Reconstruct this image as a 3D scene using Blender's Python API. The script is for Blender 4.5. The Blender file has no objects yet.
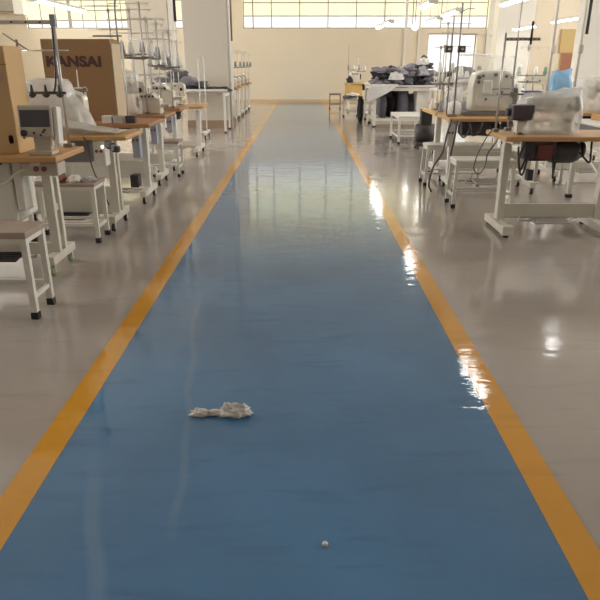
import bpy, bmesh, math, random
from mathutils import Vector, Matrix, noise

S = bpy.context.scene
COL = S.collection
PI = math.pi

# ------------------------------------------------------------------ camera
PITCH = math.atan((300 - 64) / 620.0)
cam_d = bpy.data.cameras.new('camera')
cam = bpy.data.objects.new('camera', cam_d)
COL.objects.link(cam)
cam.location = (0, 0, 1.30)
cam.rotation_euler = (PI / 2 - PITCH, 0, 0.0030)
cam_d.sensor_width = 36
cam_d.lens = 620 / 600 * 36
cam_d.clip_start = 0.05
S.camera = cam

# ------------------------------------------------------------------ world, daylight, exposure
W = bpy.data.worlds.new('world')
S.world = W
W.use_nodes = True
bg = W.node_tree.nodes['Background']
SKY_BACK, SKY_SIDE = 1.3, 11.5     # sky behind the back wall; glow raised to both sides to light the hall
_nt = W.node_tree
_tc = _nt.nodes.new('ShaderNodeTexCoord')
_sx = _nt.nodes.new('ShaderNodeSeparateXYZ')
_nt.links.new(_tc.outputs['Generated'], _sx.inputs[0])
_ab = _nt.nodes.new('ShaderNodeMath')
_ab.operation = 'ABSOLUTE'
_nt.links.new(_sx.outputs[0], _ab.inputs[0])
_mr = _nt.nodes.new('ShaderNodeMapRange')
_mr.interpolation_type = 'SMOOTHSTEP'
_mr.inputs[1].default_value = .45
_mr.inputs[2].default_value = .85
_mr.inputs[3].default_value = SKY_BACK
_mr.inputs[4].default_value = SKY_SIDE
_nt.links.new(_ab.outputs[0], _mr.inputs[0])
_nt.links.new(_mr.outputs[0], bg.inputs[1])
bg.inputs[0].default_value = (0.97, 0.975, 1.0, 1)

S.view_settings.view_transform = 'Standard'
S.view_settings.look = 'None'
S.view_settings.gamma = 1
S.view_settings.exposure = 0.22
TUBE_E = 13.0      # emission of its tube
S.cycles.use_light_tree = True
S.cycles.max_bounces = 8
S.cycles.transparent_max_bounces = 16
S.cycles.sample_clamp_indirect = 8
S.cycles.caustics_reflective = False
S.cycles.caustics_refractive = False


def daylight(loc, rot, sx, sy):
    """a light portal in a window opening: it guides the sky's own light, adds none"""
    l = bpy.data.lights.new('window_portal', 'AREA')
    l.shape = 'RECTANGLE'
    l.size, l.size_y = sx, sy
    l.cycles.is_portal = True
    o = bpy.data.objects.new('window_portal', l)
    o.location = loc
    o.rotation_euler = rot
    COL.objects.link(o)


XL, XR, YB, YF, ZC = -11.0, 13.0, 23.6, -5.0, 4.75      # the hall
WZ0, WZ1 = 2.46, 4.50                                  # high window band
daylight((2.2, YB + .12, (WZ0 + WZ1) / 2), (PI / 2, 0, PI), 8.6, 2.04)
daylight((-6.3, YB + .12, (WZ0 + WZ1) / 2), (PI / 2, 0, PI), 6.6, 2.04)
daylight((5.25, YB + .12, 1.65), (PI / 2, 0, PI), 1.7, 1.4)
daylight((XL - .12, 12.0, 3.1), (PI / 2, 0, PI * 1.5), 20, 2.8)
daylight((XR + .12, 12.0, 3.1), (PI / 2, 0, PI * .5), 20, 2.8)


# ------------------------------------------------------------------ materials
def mat(name, color, rough=.5, metal=0.0, var=.10, scale=12.0, bump=0.0, bscale=60., coat=0.0, spec=.5):
    m = bpy.data.materials.new(name)
    m.use_nodes = True
    nt = m.node_tree
    b = nt.nodes['Principled BSDF']
    tc = nt.nodes.new('ShaderNodeTexCoord')
    n = nt.nodes.new('ShaderNodeTexNoise')
    n.inputs['Scale'].default_value = scale
    n.inputs['Detail'].default_value = 4
    nt.links.new(tc.outputs['Object'], n.inputs['Vector'])
    r = nt.nodes.new('ShaderNodeMix')
    r.data_type = 'RGBA'
    c = list(color)[:3]
    r.inputs[6].default_value = [max(0, x * (1 - var)) for x in c] + [1]
    r.inputs[7].default_value = [min(1, x * (1 + var)) for x in c] + [1]
    nt.links.new(n.outputs['Fac'], r.inputs[0])
    nt.links.new(r.outputs[2], b.inputs['Base Color'])
    b.inputs['Roughness'].default_value = rough
    b.inputs['Metallic'].default_value = metal
    b.inputs['Coat Weight'].default_value = coat
    b.inputs['Specular IOR Level'].default_value = spec
    if bump:
        n2 = nt.nodes.new('ShaderNodeTexNoise')
        n2.inputs['Scale'].default_value = bscale
        n2.inputs['Detail'].default_value = 5
        nt.links.new(tc.outputs['Object'], n2.inputs['Vector'])
        bp = nt.nodes.new('ShaderNodeBump')
        bp.inputs['Strength'].default_value = bump
        bp.inputs['Distance'].default_value = .02
        nt.links.new(n2.outputs['Fac'], bp.inputs['Height'])
        nt.links.new(bp.outputs['Normal'], b.inputs['Normal'])
    return m


def wood(name, c1, c2, rough=.45):
    m = mat(name, c1, rough)
    nt = m.node_tree
    mix = [n for n in nt.nodes if n.type == 'MIX'][0]
    mix.inputs[6].default_value = list(c1) + [1]
    mix.inputs[7].default_value = list(c2) + [1]
    n = [n for n in nt.nodes if n.type == 'TEX_NOISE'][0]
    mp = nt.nodes.new('ShaderNodeMapping')
    mp.inputs['Scale'].default_value = (1.5, 14, 30)
    tc = [n for n in nt.nodes if n.type == 'TEX_COORD'][0]
    nt.links.new(tc.outputs['Object'], mp.inputs['Vector'])
    nt.links.new(mp.outputs['Vector'], n.inputs['Vector'])
    n.inputs['Scale'].default_value = 2.5
    return m


def emis(name, color, strength):
    m = bpy.data.materials.new(name)
    m.use_nodes = True
    b = m.node_tree.nodes['Principled BSDF']
    b.inputs['Base Color'].default_value = (.9, .9, .9, 1)
    b.inputs['Emission Color'].default_value = list(color) + [1]
    b.inputs['Emission Strength'].default_value = strength
    return m


def pane_mat(name, tint):
    m = bpy.data.materials.new(name)
    m.use_nodes = True
    nt = m.node_tree
    nt.nodes.remove(nt.nodes['Principled BSDF'])
    t = nt.nodes.new('ShaderNodeBsdfTransparent')
    n = nt.nodes.new('ShaderNodeTexNoise')
    n.inputs['Scale'].default_value = 1.3
    mx = nt.nodes.new('ShaderNodeMix')
    mx.data_type = 'RGBA'
    mx.inputs[6].default_value = list(tint) + [1]
    mx.inputs[7].default_value = [min(1, x * 1.04) for x in tint] + [1]
    nt.links.new(n.outputs['Fac'], mx.inputs[0])
    nt.links.new(mx.outputs[2], t.inputs[0])
    g = nt.nodes.new('ShaderNodeBsdfGlossy')
    g.inputs['Roughness'].default_value = .05
    s = nt.nodes.new('ShaderNodeMixShader')
    s.inputs[0].default_value = .06
    nt.links.new(t.outputs[0], s.inputs[1])
    nt.links.new(g.outputs[0], s.inputs[2])
    nt.links.new(s.outputs[0], nt.nodes['Material Output'].inputs[0])
    return m


def film_mat(name, color, clear):
    """milky plastic film"""
    m = bpy.data.materials.new(name)
    m.use_nodes = True
    nt = m.node_tree
    b = nt.nodes['Principled BSDF']
    tc = nt.nodes.new('ShaderNodeTexCoord')
    n = nt.nodes.new('ShaderNodeTexNoise')
    n.inputs['Scale'].default_value = 9
    n.inputs['Detail'].default_value = 4
    nt.links.new(tc.outputs['Object'], n.inputs['Vector'])
    b.inputs['Base Color'].default_value = list(color) + [1]
    b.inputs['Roughness'].default_value = .22
    mr = nt.nodes.new('ShaderNodeMapRange')
    mr.inputs[3].default_value = clear - .15
    mr.inputs[4].default_value = clear + .15
    nt.links.new(n.outputs['Fac'], mr.inputs[0])
    bp = nt.nodes.new('ShaderNodeBump')
    bp.inputs['Strength'].default_value = .5
    bp.inputs['Distance'].default_value = .02
    nt.links.new(n.outputs['Fac'], bp.inputs['Height'])
    nt.links.new(bp.outputs['Normal'], b.inputs['Normal'])
    tl = nt.nodes.new('ShaderNodeBsdfTranslucent')
    tl.inputs[0].default_value = list(color) + [1]
    s1 = nt.nodes.new('ShaderNodeMixShader')
    s1.inputs[0].default_value = .4
    nt.links.new(b.outputs[0], s1.inputs[1])
    nt.links.new(tl.outputs[0], s1.inputs[2])
    t = nt.nodes.new('ShaderNodeBsdfTransparent')
    s2 = nt.nodes.new('ShaderNodeMixShader')
    nt.links.new(mr.outputs[0], s2.inputs[0])
    nt.links.new(s1.outputs[0], s2.inputs[1])
    nt.links.new(t.outputs[0], s2.inputs[2])
    nt.links.new(s2.outputs[0], nt.nodes['Material Output'].inputs[0])
    return m


def floor_paint(name, base, vary, rough0, rough1, bump, spec=.5, blue=False):
    """poured epoxy: mottled, brushed across, glossy and slightly wavy"""
    m = bpy.data.materials.new(name)
    m.use_nodes = True
    nt = m.node_tree
    N = nt.nodes.new
    Lk = nt.links.new
    b = nt.nodes['Principled BSDF']
    geo = N('ShaderNodeNewGeometry')

    def nz(sx, sy, scale, detail=4, dist=0.0):
        mp = N('ShaderNodeMapping')
        mp.inputs['Scale'].default_value = (sx, sy, 1)
        Lk(geo.outputs['Position'], mp.inputs['Vector'])
        n = N('ShaderNodeTexNoise')
        n.inputs['Scale'].default_value = scale
        n.inputs['Detail'].default_value = detail
        n.inputs['Distortion'].default_value = dist
        Lk(mp.outputs[0], n.inputs['Vector'])
        return n.outputs['Fac']

    def ramp(fac, a, c, lo=.35, hi=.65):
        r = N('ShaderNodeMapRange')
        r.inputs[1].default_value = lo
        r.inputs[2].default_value = hi
        r.inputs[3].default_value = a
        r.inputs[4].default_value = c
        Lk(fac, r.inputs[0])
        return r.outputs[0]

    def mixc(fac, A, B):
        x = N('ShaderNodeMix')
        x.data_type = 'RGBA'
        if isinstance(A, tuple):
            x.inputs[6].default_value = A + (1,)
        else:
            Lk(A, x.inputs[6])
        x.inputs[7].default_value = B + (1,)
        Lk(fac, x.inputs[0])
        return x.outputs[2]

    lo = tuple(x * (1 - vary) for x in base)
    hi = tuple(x * (1 + vary) for x in base)
    c = mixc(ramp(nz(1, 1, 1.1, 5), 0, 1), lo, hi)
    dark = tuple(x * (1 - 1.7 * vary) for x in base)
    c = mixc(ramp(nz(1, 5, 3.0, 6, .4), 0, .55, .56, .70), c, dark)
    if blue:
        # two pale drag marks worn into the paint, each along its own wavering line
        sep = N('ShaderNodeSeparateXYZ')
        Lk(geo.outputs['Position'], sep.inputs[0])

        def drag(x0, slope, y0, y1, w, amp, ph, op):
            cy = N('ShaderNodeCombineXYZ')
            Lk(sep.outputs[1], cy.inputs[1])
            cy.inputs[0].default_value = ph
            n = N('ShaderNodeTexNoise')
            n.inputs['Scale'].default_value = 2.2
            n.inputs['Detail'].default_value = 1.5
            Lk(cy.outputs[0], n.inputs['Vector'])

            def mth(op, a, bb):
                q = N('ShaderNodeMath')
                q.operation = op
                for i, v in enumerate((a, bb)):
                    if isinstance(v, (int, float)):
                        q.inputs[i].default_value = v
                    else:
                        Lk(v, q.inputs[i])
                return q.outputs[0]
            off = mth('MULTIPLY', mth('SUBTRACT', n.outputs['Fac'], .5), amp)
            line = mth('ADD', mth('MULTIPLY', sep.outputs[1], slope), x0)
            d = mth('ABSOLUTE', mth('SUBTRACT', mth('SUBTRACT', sep.outputs[0], line), off), 0)
            k = ramp(d, 1, 0, w * .35, w)
            ky = mth('MULTIPLY', ramp(sep.outputs[1], 0, 1, y0, y0 + .15), ramp(sep.outputs[1], 1, 0, y1 - .35, y1))
            return mth('MULTIPLY', mth('MULTIPLY', k, ky), op)
        pale = (.33, .40, .45)
        c = mixc(drag(-.17, -.30, 1.0, 1.95, .034, .09, 3.1, .13), c, pale)
        c = mixc(drag(-.19, -.125, 1.42, 3.6, .020, .10, 8.7, .10), c, pale)
    Lk(c, b.inputs['Base Color'])
    Lk(ramp(nz(1, 3, 2.2, 5), rough0, rough1), b.inputs['Roughness'])
    b.inputs['Specular IOR Level'].default_value = spec
    h1 = nz(1.0, 3.2, 3.0, 3)
    bp = N('ShaderNodeBump')
    bp.inputs['Strength'].default_value = bump
    bp.inputs['Distance'].default_value = .02
    Lk(h1, bp.inputs['Height'])
    bp2 = N('ShaderNodeBump')
    bp2.inputs['Strength'].default_value = bump * 1.5
    bp2.inputs['Distance'].default_value = .006
    Lk(nz(1.0, 2.4, 13.0, 2), bp2.inputs['Height'])
    Lk(bp.outputs[0], bp2.inputs['Normal'])
    Lk(bp2.outputs[0], b.inputs['Normal'])
    return m


M = {}
M['floor'] = floor_paint('grey epoxy floor', (.375, .33, .295), .07, .06, .17, .06, .5)
M['blue'] = floor_paint('blue epoxy walkway', (.068, .180, .335), .14, .025, .075, .08, .55, True)
M['yellow'] = floor_paint('yellow line paint', (.62, .29, .03), .08, .05, .12, .06, .5)
M['wall'] = mat('cream wall paint', (.74, .645, .50), .7, var=.04, scale=.7, bump=.05)
M['wallwhite'] = mat('white wall paint', (.78, .74, .66), .7, var=.03, scale=.7, bump=.05)
M['pillar'] = mat('greige pillar paint', (.60, .54, .45), .65, var=.03, scale=1.2, bump=.05)
M['ceiling'] = mat('ceiling paint', (.80, .77, .70), .8, var=.03, scale=.5)
M['skirt'] = mat('brown skirting', (.33, .23, .15), .5, var=.1)
M['tanskirt'] = mat('tan skirting', (.62, .45, .27), .5, var=.08)
M['frame'] = mat('grey window steel', (.36, .33, .27), .5, var=.06)
M['pane_y'] = pane_mat('yellow tinted window glass', (1.0, .93, .72))  # yellow tint, given to the upper rows of the back windows
M['pane_w'] = pane_mat('clear window glass', (1.0, .985, .95))
M['white'] = mat('white powder coat', (.72, .69, .62), .38, var=.05, scale=6)
M['offwhite'] = mat('aged white enamel', (.66, .62, .53), .4, var=.07, scale=5)
M['cream'] = mat('cream machine enamel', (.70, .66, .55), .3, var=.04, scale=6, coat=.3)
M['beige'] = mat('beige plastic', (.50, .44, .35), .5, var=.04)
M['rubber'] = mat('black rubber', (.018, .016, .015), .6, var=.2)
M['black'] = mat('black plastic', (.025, .022, .024), .4, var=.2)
M['dark'] = mat('dark motor iron', (.055, .045, .048), .45, var=.25, scale=20)
M['plum'] = mat('dark plum metal', (.075, .055, .065), .4, var=.15)
M['grey'] = mat('grey sheet steel', (.20, .195, .20), .45, var=.06)
M['bluegrey'] = mat('blue grey plastic', (.33, .35, .39), .45, var=.06)
M['steel'] = mat('worn steel', (.56, .54, .50), .35, metal=.35, var=.12, scale=20)
M['darksteel'] = mat('dark steel rod', (.27, .24, .21), .4, metal=.3, var=.12, scale=20)
M['chrome'] = mat('bright chrome', (.80, .79, .76), .12, metal=1, var=.03)
M['wood'] = wood('orange wood edge', (.48, .25, .09), (.58, .34, .14))
M['woodtan'] = wood('tan wood top', (.50, .29, .11), (.60, .37, .16))
M['woodbrown'] = wood('brown wood top', (.33, .15, .06), (.42, .21, .09))
M['woodyellow'] = wood('yellow wood top', (.58, .36, .10), (.66, .44, .16))
M['worn'] = wood('worn stool board', (.30, .22, .17), (.42, .33, .27), .7)
M['laminate'] = mat('white laminate', (.72, .69, .64), .35, var=.03)
M['cartontan'] = mat('tan cardboard', (.57, .37, .175), .75, var=.06, scale=3)
M['cartonbrown'] = mat('brown cardboard', (.32, .185, .085), .8, var=.07, scale=3)
M['cartonedge'] = mat('pale cardboard', (.56, .44, .29), .8, var=.06, scale=4)
M['print'] = mat('dark carton print', (.085, .035, .03), .7, var=.1)
M['slot'] = mat('dark slot', (.04, .022, .012), .9, var=.1)
M['pinklabel'] = mat('faded pink print', (.50, .30, .22), .8, var=.1, scale=40)
M['screen'] = mat('dark display glass', (.06, .052, .062), .15, var=.1)
M['red'] = mat('dull red plastic', (.22, .05, .045), .4)
M['green'] = mat('green caster tyre', (.30, .36, .16), .5)
M['bluetray'] = mat('blue plastic', (.07, .10, .36), .35)
M['cyanfilm'] = film_mat('cyan plastic film', (.33, .58, .80), .22)
M['film'] = film_mat('milky plastic film', (.80, .78, .74), .55)
M['filmclear'] = film_mat('clear plastic film', (.84, .86, .85), .80)
M['filmwhite'] = film_mat('white plastic film', (.82, .79, .74), .10)
M['thread'] = mat('white thread', (.80, .78, .72), .8, var=.05, scale=80, bump=.3, bscale=200)
M['threadgrey'] = mat('grey thread', (.30, .29, .30), .8, var=.05, scale=80, bump=.3, bscale=200)
M['clothwhite'] = mat('white cloth', (.72, .69, .66), .9, var=.06, bump=.3, bscale=30)
M['clothgrey'] = mat('grey cloth', (.27, .25, .28), .9, var=.12, bump=.3, bscale=30)
M['clothdark'] = mat('charcoal cloth', (.12, .11, .125), .9, var=.2, bump=.3, bscale=30)
M['clothblack'] = mat('black cloth', (.022, .02, .023), .9, var=.2, bump=.3, bscale=30)
M['clothmid'] = mat('ash cloth', (.47, .45, .48), .9, var=.1, bump=.3, bscale=30)
M['clothred'] = mat('dusty red cloth', (.30, .13, .09), .9, var=.12, bump=.3, bscale=30)
M['rag'] = mat('cream rag cloth', (.76, .70, .64), .9, var=.12, scale=30, bump=.4, bscale=40)
M['greenleaf'] = mat('green plastic', (.16, .28, .16), .5, var=.2)
M['tube'] = emis('lit lamp tube', (1.0, .985, .95), TUBE_E)
M['led'] = emis('lit control lamp', (1.0, .95, .85), 3.0)
M['boardred'] = mat('reddish notice board', (.34, .15, .09), .7, var=.15, scale=3)
M['boardyellow'] = mat('ochre notice board', (.55, .40, .17), .7, var=.12, scale=3)


# ------------------------------------------------------------------ mesh building
class MB:
    def __init__(self):
        self.bm = bmesh.new()

    def box(self, c, s, rz=0.0, rx=0.0, ry=0.0):
        r = bmesh.ops.create_cube(self.bm, size=1)
        Mx = Matrix.Translation(c) @ Matrix.Rotation(rz, 4, 'Z') @ Matrix.Rotation(ry, 4, 'Y') @ Matrix.Rotation(rx, 4, 'X') @ Matrix.Diagonal((s[0], s[1], s[2], 1))
        bmesh.ops.transform(self.bm, matrix=Mx, verts=r['verts'])
        return self

    def b2(self, lo, hi):
        return self.box([(a + b) / 2 for a, b in zip(lo, hi)], [abs(b - a) for a, b in zip(lo, hi)])

    def cyl(self, p0, p1, r0, r1=None, n=12):
        r1 = r0 if r1 is None else r1
        p0, p1 = Vector(p0), Vector(p1)
        d = p1 - p0
        q = d.to_track_quat('Z', 'Y')
        rings = []
        for p, r in ((p0, r0), (p1, r1)):
            rings.append([self.bm.verts.new(p + q @ Vector((r * math.cos(2 * PI * k / n), r * math.sin(2 * PI * k / n), 0))) for k in range(n)])
        for k in range(n):
            f = self.bm.faces.new((rings[0][k], rings[0][(k + 1) % n], rings[1][(k + 1) % n], rings[1][k]))
            f.smooth = True
        self.bm.faces.new(rings[0][::-1])
        self.bm.faces.new(rings[1])
        return self

    def tube(self, pts, r, n=8):
        pts = [Vector(p) for p in pts]
        rings = []
        prev = None
        for i, p in enumerate(pts):
            a = pts[max(0, i - 1)]
            b = pts[min(len(pts) - 1, i + 1)]
            t = (b - a).normalized()
            if prev is None:
                up = Vector((0, 0, 1)) if abs(t.z) < .9 else Vector((1, 0, 0))
                x = t.cross(up).normalized()
            else:
                x = (prev - t * prev.dot(t)).normalized()
            prev = x
            y = t.cross(x)
            rings.append([self.bm.verts.new(p + (x * math.cos(2 * PI * k / n) + y * math.sin(2 * PI * k / n)) * r) for k in range(n)])
        for i in range(len(rings) - 1):
            for k in range(n):
                f = self.bm.faces.new((rings[i][k], rings[i][(k + 1) % n], rings[i + 1][(k + 1) % n], rings[i + 1][k]))
                f.smooth = True
        self.bm.faces.new(rings[0][::-1])
        self.bm.faces.new(rings[-1])
        return self

    def curve(self, pts, r, n=8, steps=6):
        """tube through a Catmull-Rom spline"""
        P = [Vector(p) for p in pts]
        P = [P[0] * 2 - P[1]] + P + [P[-1] * 2 - P[-2]]
        out = []
        for i in range(1, len(P) - 2):
            for s in range(steps):
                t = s / steps
                a, b, c, d = P[i - 1], P[i], P[i + 1], P[i + 2]
                out.append(.5 * ((2 * b) + (c - a) * t + (2 * a - 5 * b + 4 * c - d) * t * t + (3 * b - a - 3 * c + d) * t ** 3))
        out.append(P[-2])
        return self.tube(out, r, n)

    def lathe(self, prof, c=(0, 0, 0), n=16, axis='Z'):
        c = Vector(c)
        rings = []
        for r, z in prof:
            ring = []
            for k in range(n):
                a = 2 * PI * k / n
                v = Vector((r * math.cos(a), r * math.sin(a), z))
                if axis == 'X':
                    v = Vector((z, r * math.cos(a), r * math.sin(a)))
                elif axis == 'Y':
                    v = Vector((r * math.sin(a), z, r * math.cos(a)))
                ring.append(self.bm.verts.new(c + v))
            rings.append(ring)
        for i in range(len(rings) - 1):
            for k in range(n):
                f = self.bm.faces.new((rings[i][k], rings[i][(k + 1) % n], rings[i + 1][(k + 1) % n], rings[i + 1][k]))
                f.smooth = True
        self.bm.faces.new(rings[0][::-1])
        self.bm.faces.new(rings[-1])
        return self

    def prism(self, prof, y0, y1):
        """profile in x,z swept along y"""
        a = [self.bm.verts.new((x, y0, z)) for x, z in prof]
        b = [self.bm.verts.new((x, y1, z)) for x, z in prof]
        n = len(prof)
        self.bm.faces.new(a)
        self.bm.faces.new(b[::-1])
        for k in range(n):
            self.bm.faces.new((a[k], b[k], b[(k + 1) % n], a[(k + 1) % n]))
        return self

    def lump(self, c, s, seed=0, amp=.25, freq=2.0, n=14, e=1.0, flat=True):
        """wrinkled soft body: squarish ellipsoid (e<1), resting flat at its base when flat"""
        r = bmesh.ops.create_uvsphere(self.bm, u_segments=n * 2, v_segments=n, radius=1)
        off = Vector((seed * 3.7, seed * 1.9, seed * 5.1))
        for v in r['verts']:
            p = v.co.copy()
            q = Vector([math.copysign(abs(t) ** e, t) for t in p])
            k = 1 + amp * noise.fractal(p * freq + off, 1.0, 2.0, 3)
            q = q * k
            z = q.z * s[2]
            if flat:
                z = max(z, -s[2] * .98 if e < .9 else -s[2] * .45)
            v.co = Vector((c[0] + q.x * s[0], c[1] + q.y * s[1], c[2] + z))
        for f in self.bm.faces:
            if f.verts[0] in r['verts']:
                pass
        vs = set(r['verts'])
        for f in self.bm.faces:
            if f.verts[0] in vs:
                f.smooth = True
        return self

    def sheet(self, fn, nu, nv, thick=.003):
        """a cloth or film sheet given by fn(u, v) with a little thickness"""
        g = [[self.bm.verts.new(fn(i / nu, j / nv)) for j in range(nv + 1)] for i in range(nu + 1)]
        fs = []
        for i in range(nu):
            for j in range(nv):
                f = self.bm.faces.new((g[i][j], g[i + 1][j], g[i + 1][j + 1], g[i][j + 1]))
                f.smooth = True
                fs.append(f)
        if thick:
            bmesh.ops.recalc_face_normals(self.bm, faces=fs)
            r = bmesh.ops.solidify(self.bm, geom=fs, thickness=thick)
            for f in self.bm.faces:
                f.smooth = True
        return self

    def build(self, name, material, parent=None, bevel=0.0):
        bmesh.ops.recalc_face_normals(self.bm, faces=self.bm.faces[:])
        me = bpy.data.meshes.new(name)
        self.bm.to_mesh(me)
        self.bm.free()
        me.materials.append(M[material] if isinstance(material, str) else material)
        o = bpy.data.objects.new(name, me)
        COL.objects.link(o)
        if parent is not None:
            o.parent = parent
        if bevel:
            b = o.modifiers.new('bevel', 'BEVEL')
            b.width = bevel
            b.segments = 2
            b.limit_method = 'ANGLE'
            b.angle_limit = math.radians(50)
        return o


def tag(o, label, cat, group=None, kind=None):
    if label:
        o['label'] = label
    if cat:
        o['category'] = cat
    if group:
        o['group'] = group
    if kind:
        o['kind'] = kind
    return o


def thing(name, loc, label, cat, group=None, rz=0.0):
    o = bpy.data.objects.new(name, None)
    o.empty_display_size = .1
    COL.objects.link(o)
    o.location = loc
    o.rotation_euler = (0, 0, rz)
    return tag(o, label, cat, group)


def children(o):
    return [c for c in bpy.data.objects if c.parent == o]


def copy_tree(o, parent=None):
    c = o.copy()
    COL.objects.link(c)
    if parent is not None:
        c.parent = parent
    for ch in children(o):
        copy_tree(ch, c)
    return c


def struct(name, mb, material, bevel=0.0, parent=None):
    o = mb.build(name, material, parent, bevel)
    if parent is None:
        o['kind'] = 'structure'
    return o


# ------------------------------------------------------------------ the hall
struct('floor', MB().b2((XL, YF, -.15), (XR, YB, 0)), 'floor')
struct('ceiling', MB().b2((XL, YF, ZC), (XR, YB, ZC + .2)), 'ceiling')
WX0, WX1 = -.86, .745      # edges of the blue walkway
struct('walkway', MB().b2((WX0, YF + .02, 0.0), (WX1, YB - .02, .0015)), 'blue')
struct('trim_1', MB().b2((WX0 - .105, YF + .02, 0.0), (WX0, YB - .02, .0022)), 'yellow')
struct('trim_2', MB().b2((WX1, YF + .02, 0.0), (WX1 + .105, YB - .02, .0022)), 'yellow')
struct('trim_3', MB().b2((-3.2, 21.9, 0.0), (WX0 - .11, 22.1, .0022)), 'yellow')  # stripe painted in for the yellow line's reflection on the floor


def wall_with_openings(name, axis, pos, a0, a1, holes, material, t=.24, out=1):
    """holes: (a0, a1, z0, z1) along the wall; the wall is built from the pieces round them"""
    mb = MB()
    cuts = sorted(set([a0, a1] + [h[0] for h in holes] + [h[1] for h in holes]))
    for x0, x1 in zip(cuts, cuts[1:]):
        xm = (x0 + x1) / 2
        zs = sorted([(h[2], h[3]) for h in holes if h[0] < xm < h[1]])
        z = 0.0
        for lo, hi in zs + [(ZC, ZC)]:
            if lo > z:
                p0, p1 = pos, pos + out * t
                if axis == 'X':
                    mb.b2((x0, min(p0, p1), z), (x1, max(p0, p1), lo))
                else:
                    mb.b2((min(p0, p1), x0, z), (max(p0, p1), x1, lo))
            z = max(z, hi)
    return struct(name, mb, material)


HB = [(-9.6, -3.0, WZ0, WZ1), (-2.05, 6.45, WZ0, WZ1), (4.42, 6.12, .95, 2.30)]
wall_with_openings('wall_back', 'X', YB, XL, XR, HB, 'wall')
SIDE = [(2.0, 22.0, 1.7, 4.5)]  # unseen side openings, added to let daylight into the hall
wall_with_openings('wall_left', 'Y', XL, YF, YB, SIDE, 'wallwhite', out=-1)
wall_with_openings('wall_right', 'Y', XR, YF, YB, SIDE, 'wallwhite', out=1)
struct('wall_front', MB().b2((XL, YF - .24, 0), (XR, YF, ZC)), 'wallwhite')
struct('baseboard_back', MB().b2((XL, YB - .015, 0), (XR, YB, .10)), 'tanskirt')


def window(n, axis, pos, a0, a1, z0, z1, vs, hs, bar=.035, low='pane_w', high='pane_y', out=1):
    """steel sashes: bars, one pane mesh per row"""
    root = bpy.data.objects.new('window_%d' % n, None)
    COL.objects.link(root)
    root['kind'] = 'structure'
    p = pos + out * .10

    def bx(mb, u0, u1, w0, w1, d=.03):
        if axis == 'X':
            mb.b2((u0, p - d, w0), (u1, p + d, w1))
        else:
            mb.b2((p - d, u0, w0), (p + d, u1, w1))
    fr = MB()
    bx(fr, a0, a1, z0, z0 + bar)
    bx(fr, a0, a1, z1 - bar, z1)
    bx(fr, a0, a0 + bar, z0, z1)
    bx(fr, a1 - bar, a1, z0, z1)
    fr.build('window_frame', 'frame', root)
    for v in vs:
        w = bar if not isinstance(v, tuple) else v[1]
        v = v if not isinstance(v, tuple) else v[0]
        m = MB()
        bx(m, v - w / 2, v + w / 2, z0 + bar, z1 - bar, .02)
        m.build('mullion', 'frame', root)
    for h in hs:
        m = MB()
        bx(m, a0 + bar, a1 - bar, h - bar / 2, h + bar / 2, .018)
        m.build('glazing_bar', 'frame', root)
    zs = [z0] + list(hs) + [z1]
    for i, (lo, hi) in enumerate(zip(zs, zs[1:])):
        m = MB()
        bx(m, a0 + .01, a1 - .01, lo, hi, .003)
        m.build('pane', low if i == 0 else high, root)
    return root


HS = (2.86, 3.28, 3.70, 4.10)
window(1, 'X', YB, -9.6, -3.0, WZ0, WZ1, [-9.1, -8.6, (-8.1, .11), -7.65, -7.2, -6.75, -6.3, -5.4, -4.6, -3.8], (2.72, 3.36, 3.8, 4.15))
window(2, 'X', YB, -2.05, 6.45, WZ0, WZ1, [-2.05 + .985 * k for k in range(1, 9)], HS)
window(3, 'X', YB, 4.42, 6.12, .95, 2.30, [5.27], (), low='pane_w')
window(4, 'Y', XL, 2.0, 22.0, 1.7, 4.5, [3.5 + 1.5 * k for k in range(12)], (2.6, 3.5), high='pane_w', out=-1)  # side windows out of view, added to light the hall
window(5, 'Y', XR, 2.0, 22.0, 1.7, 4.5, [3.5 + 1.5 * k for k in range(12)], (2.6, 3.5), high='pane_w', out=1)


def pillar(n, x0, x1, y0, y1, skirt='skirt', paint='pillar'):
    root = bpy.data.objects.new('pillar', None)
    COL.objects.link(root)
    root.location = ((x0 + x1) / 2, (y0 + y1) / 2, 0)
    root['kind'] = 'structure'
    w, d = (x1 - x0) / 2, (y1 - y0) / 2
    MB().b2((-w, -d, 0), (w, d, ZC)).build('shaft', paint, root, .012)
    if skirt:
        MB().b2((-w - .012, -d - .012, 0), (w + .012, d + .012, .16)).build('skirting', skirt, root)
    return root


pl = pillar(1, -2.47, -1.55, 13.95, 14.95)
MB().cyl((.49, -.46, 0), (.49, -.46, ZC), .025).build('conduit', 'white', pl)
MB().cyl((.53, -.30, 1.75), (.53, -.30, ZC), .02).build('conduit', 'skirt', pl)
pl = pillar(2, -4.40, -3.36, 17.0, 18.1)
MB().b2((.53, -.55, 0), (.66, -.40, ZC)).build('conduit', 'white', pl)
MB().b2((.665, -.50, 2.3), (.72, -.44, ZC)).build('conduit', 'black', pl)
pillar(3, 5.66, 6.70, 19.6, 20.1, paint='wallwhite')
pillar(4, 5.0, 5.9, 12.0, 12.35, paint='wallwhite')
for k, (x, w) in enumerate(((3.62, .045), (4.10, .03), (6.62, .16))):  # the wide one paints a bright strip of light onto the wall
    struct('trim_%d' % (4 + k), MB().b2((x - w, YB - .05, 0 if w < .1 else 1.55), (x + w, YB, ZC if w < .1 else WZ1)), 'white')
struct('trim_7', MB().b2((-1.72, YB - .05, WZ0 - .02), (-1.68, YB, ZC)), 'skirt')


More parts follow.
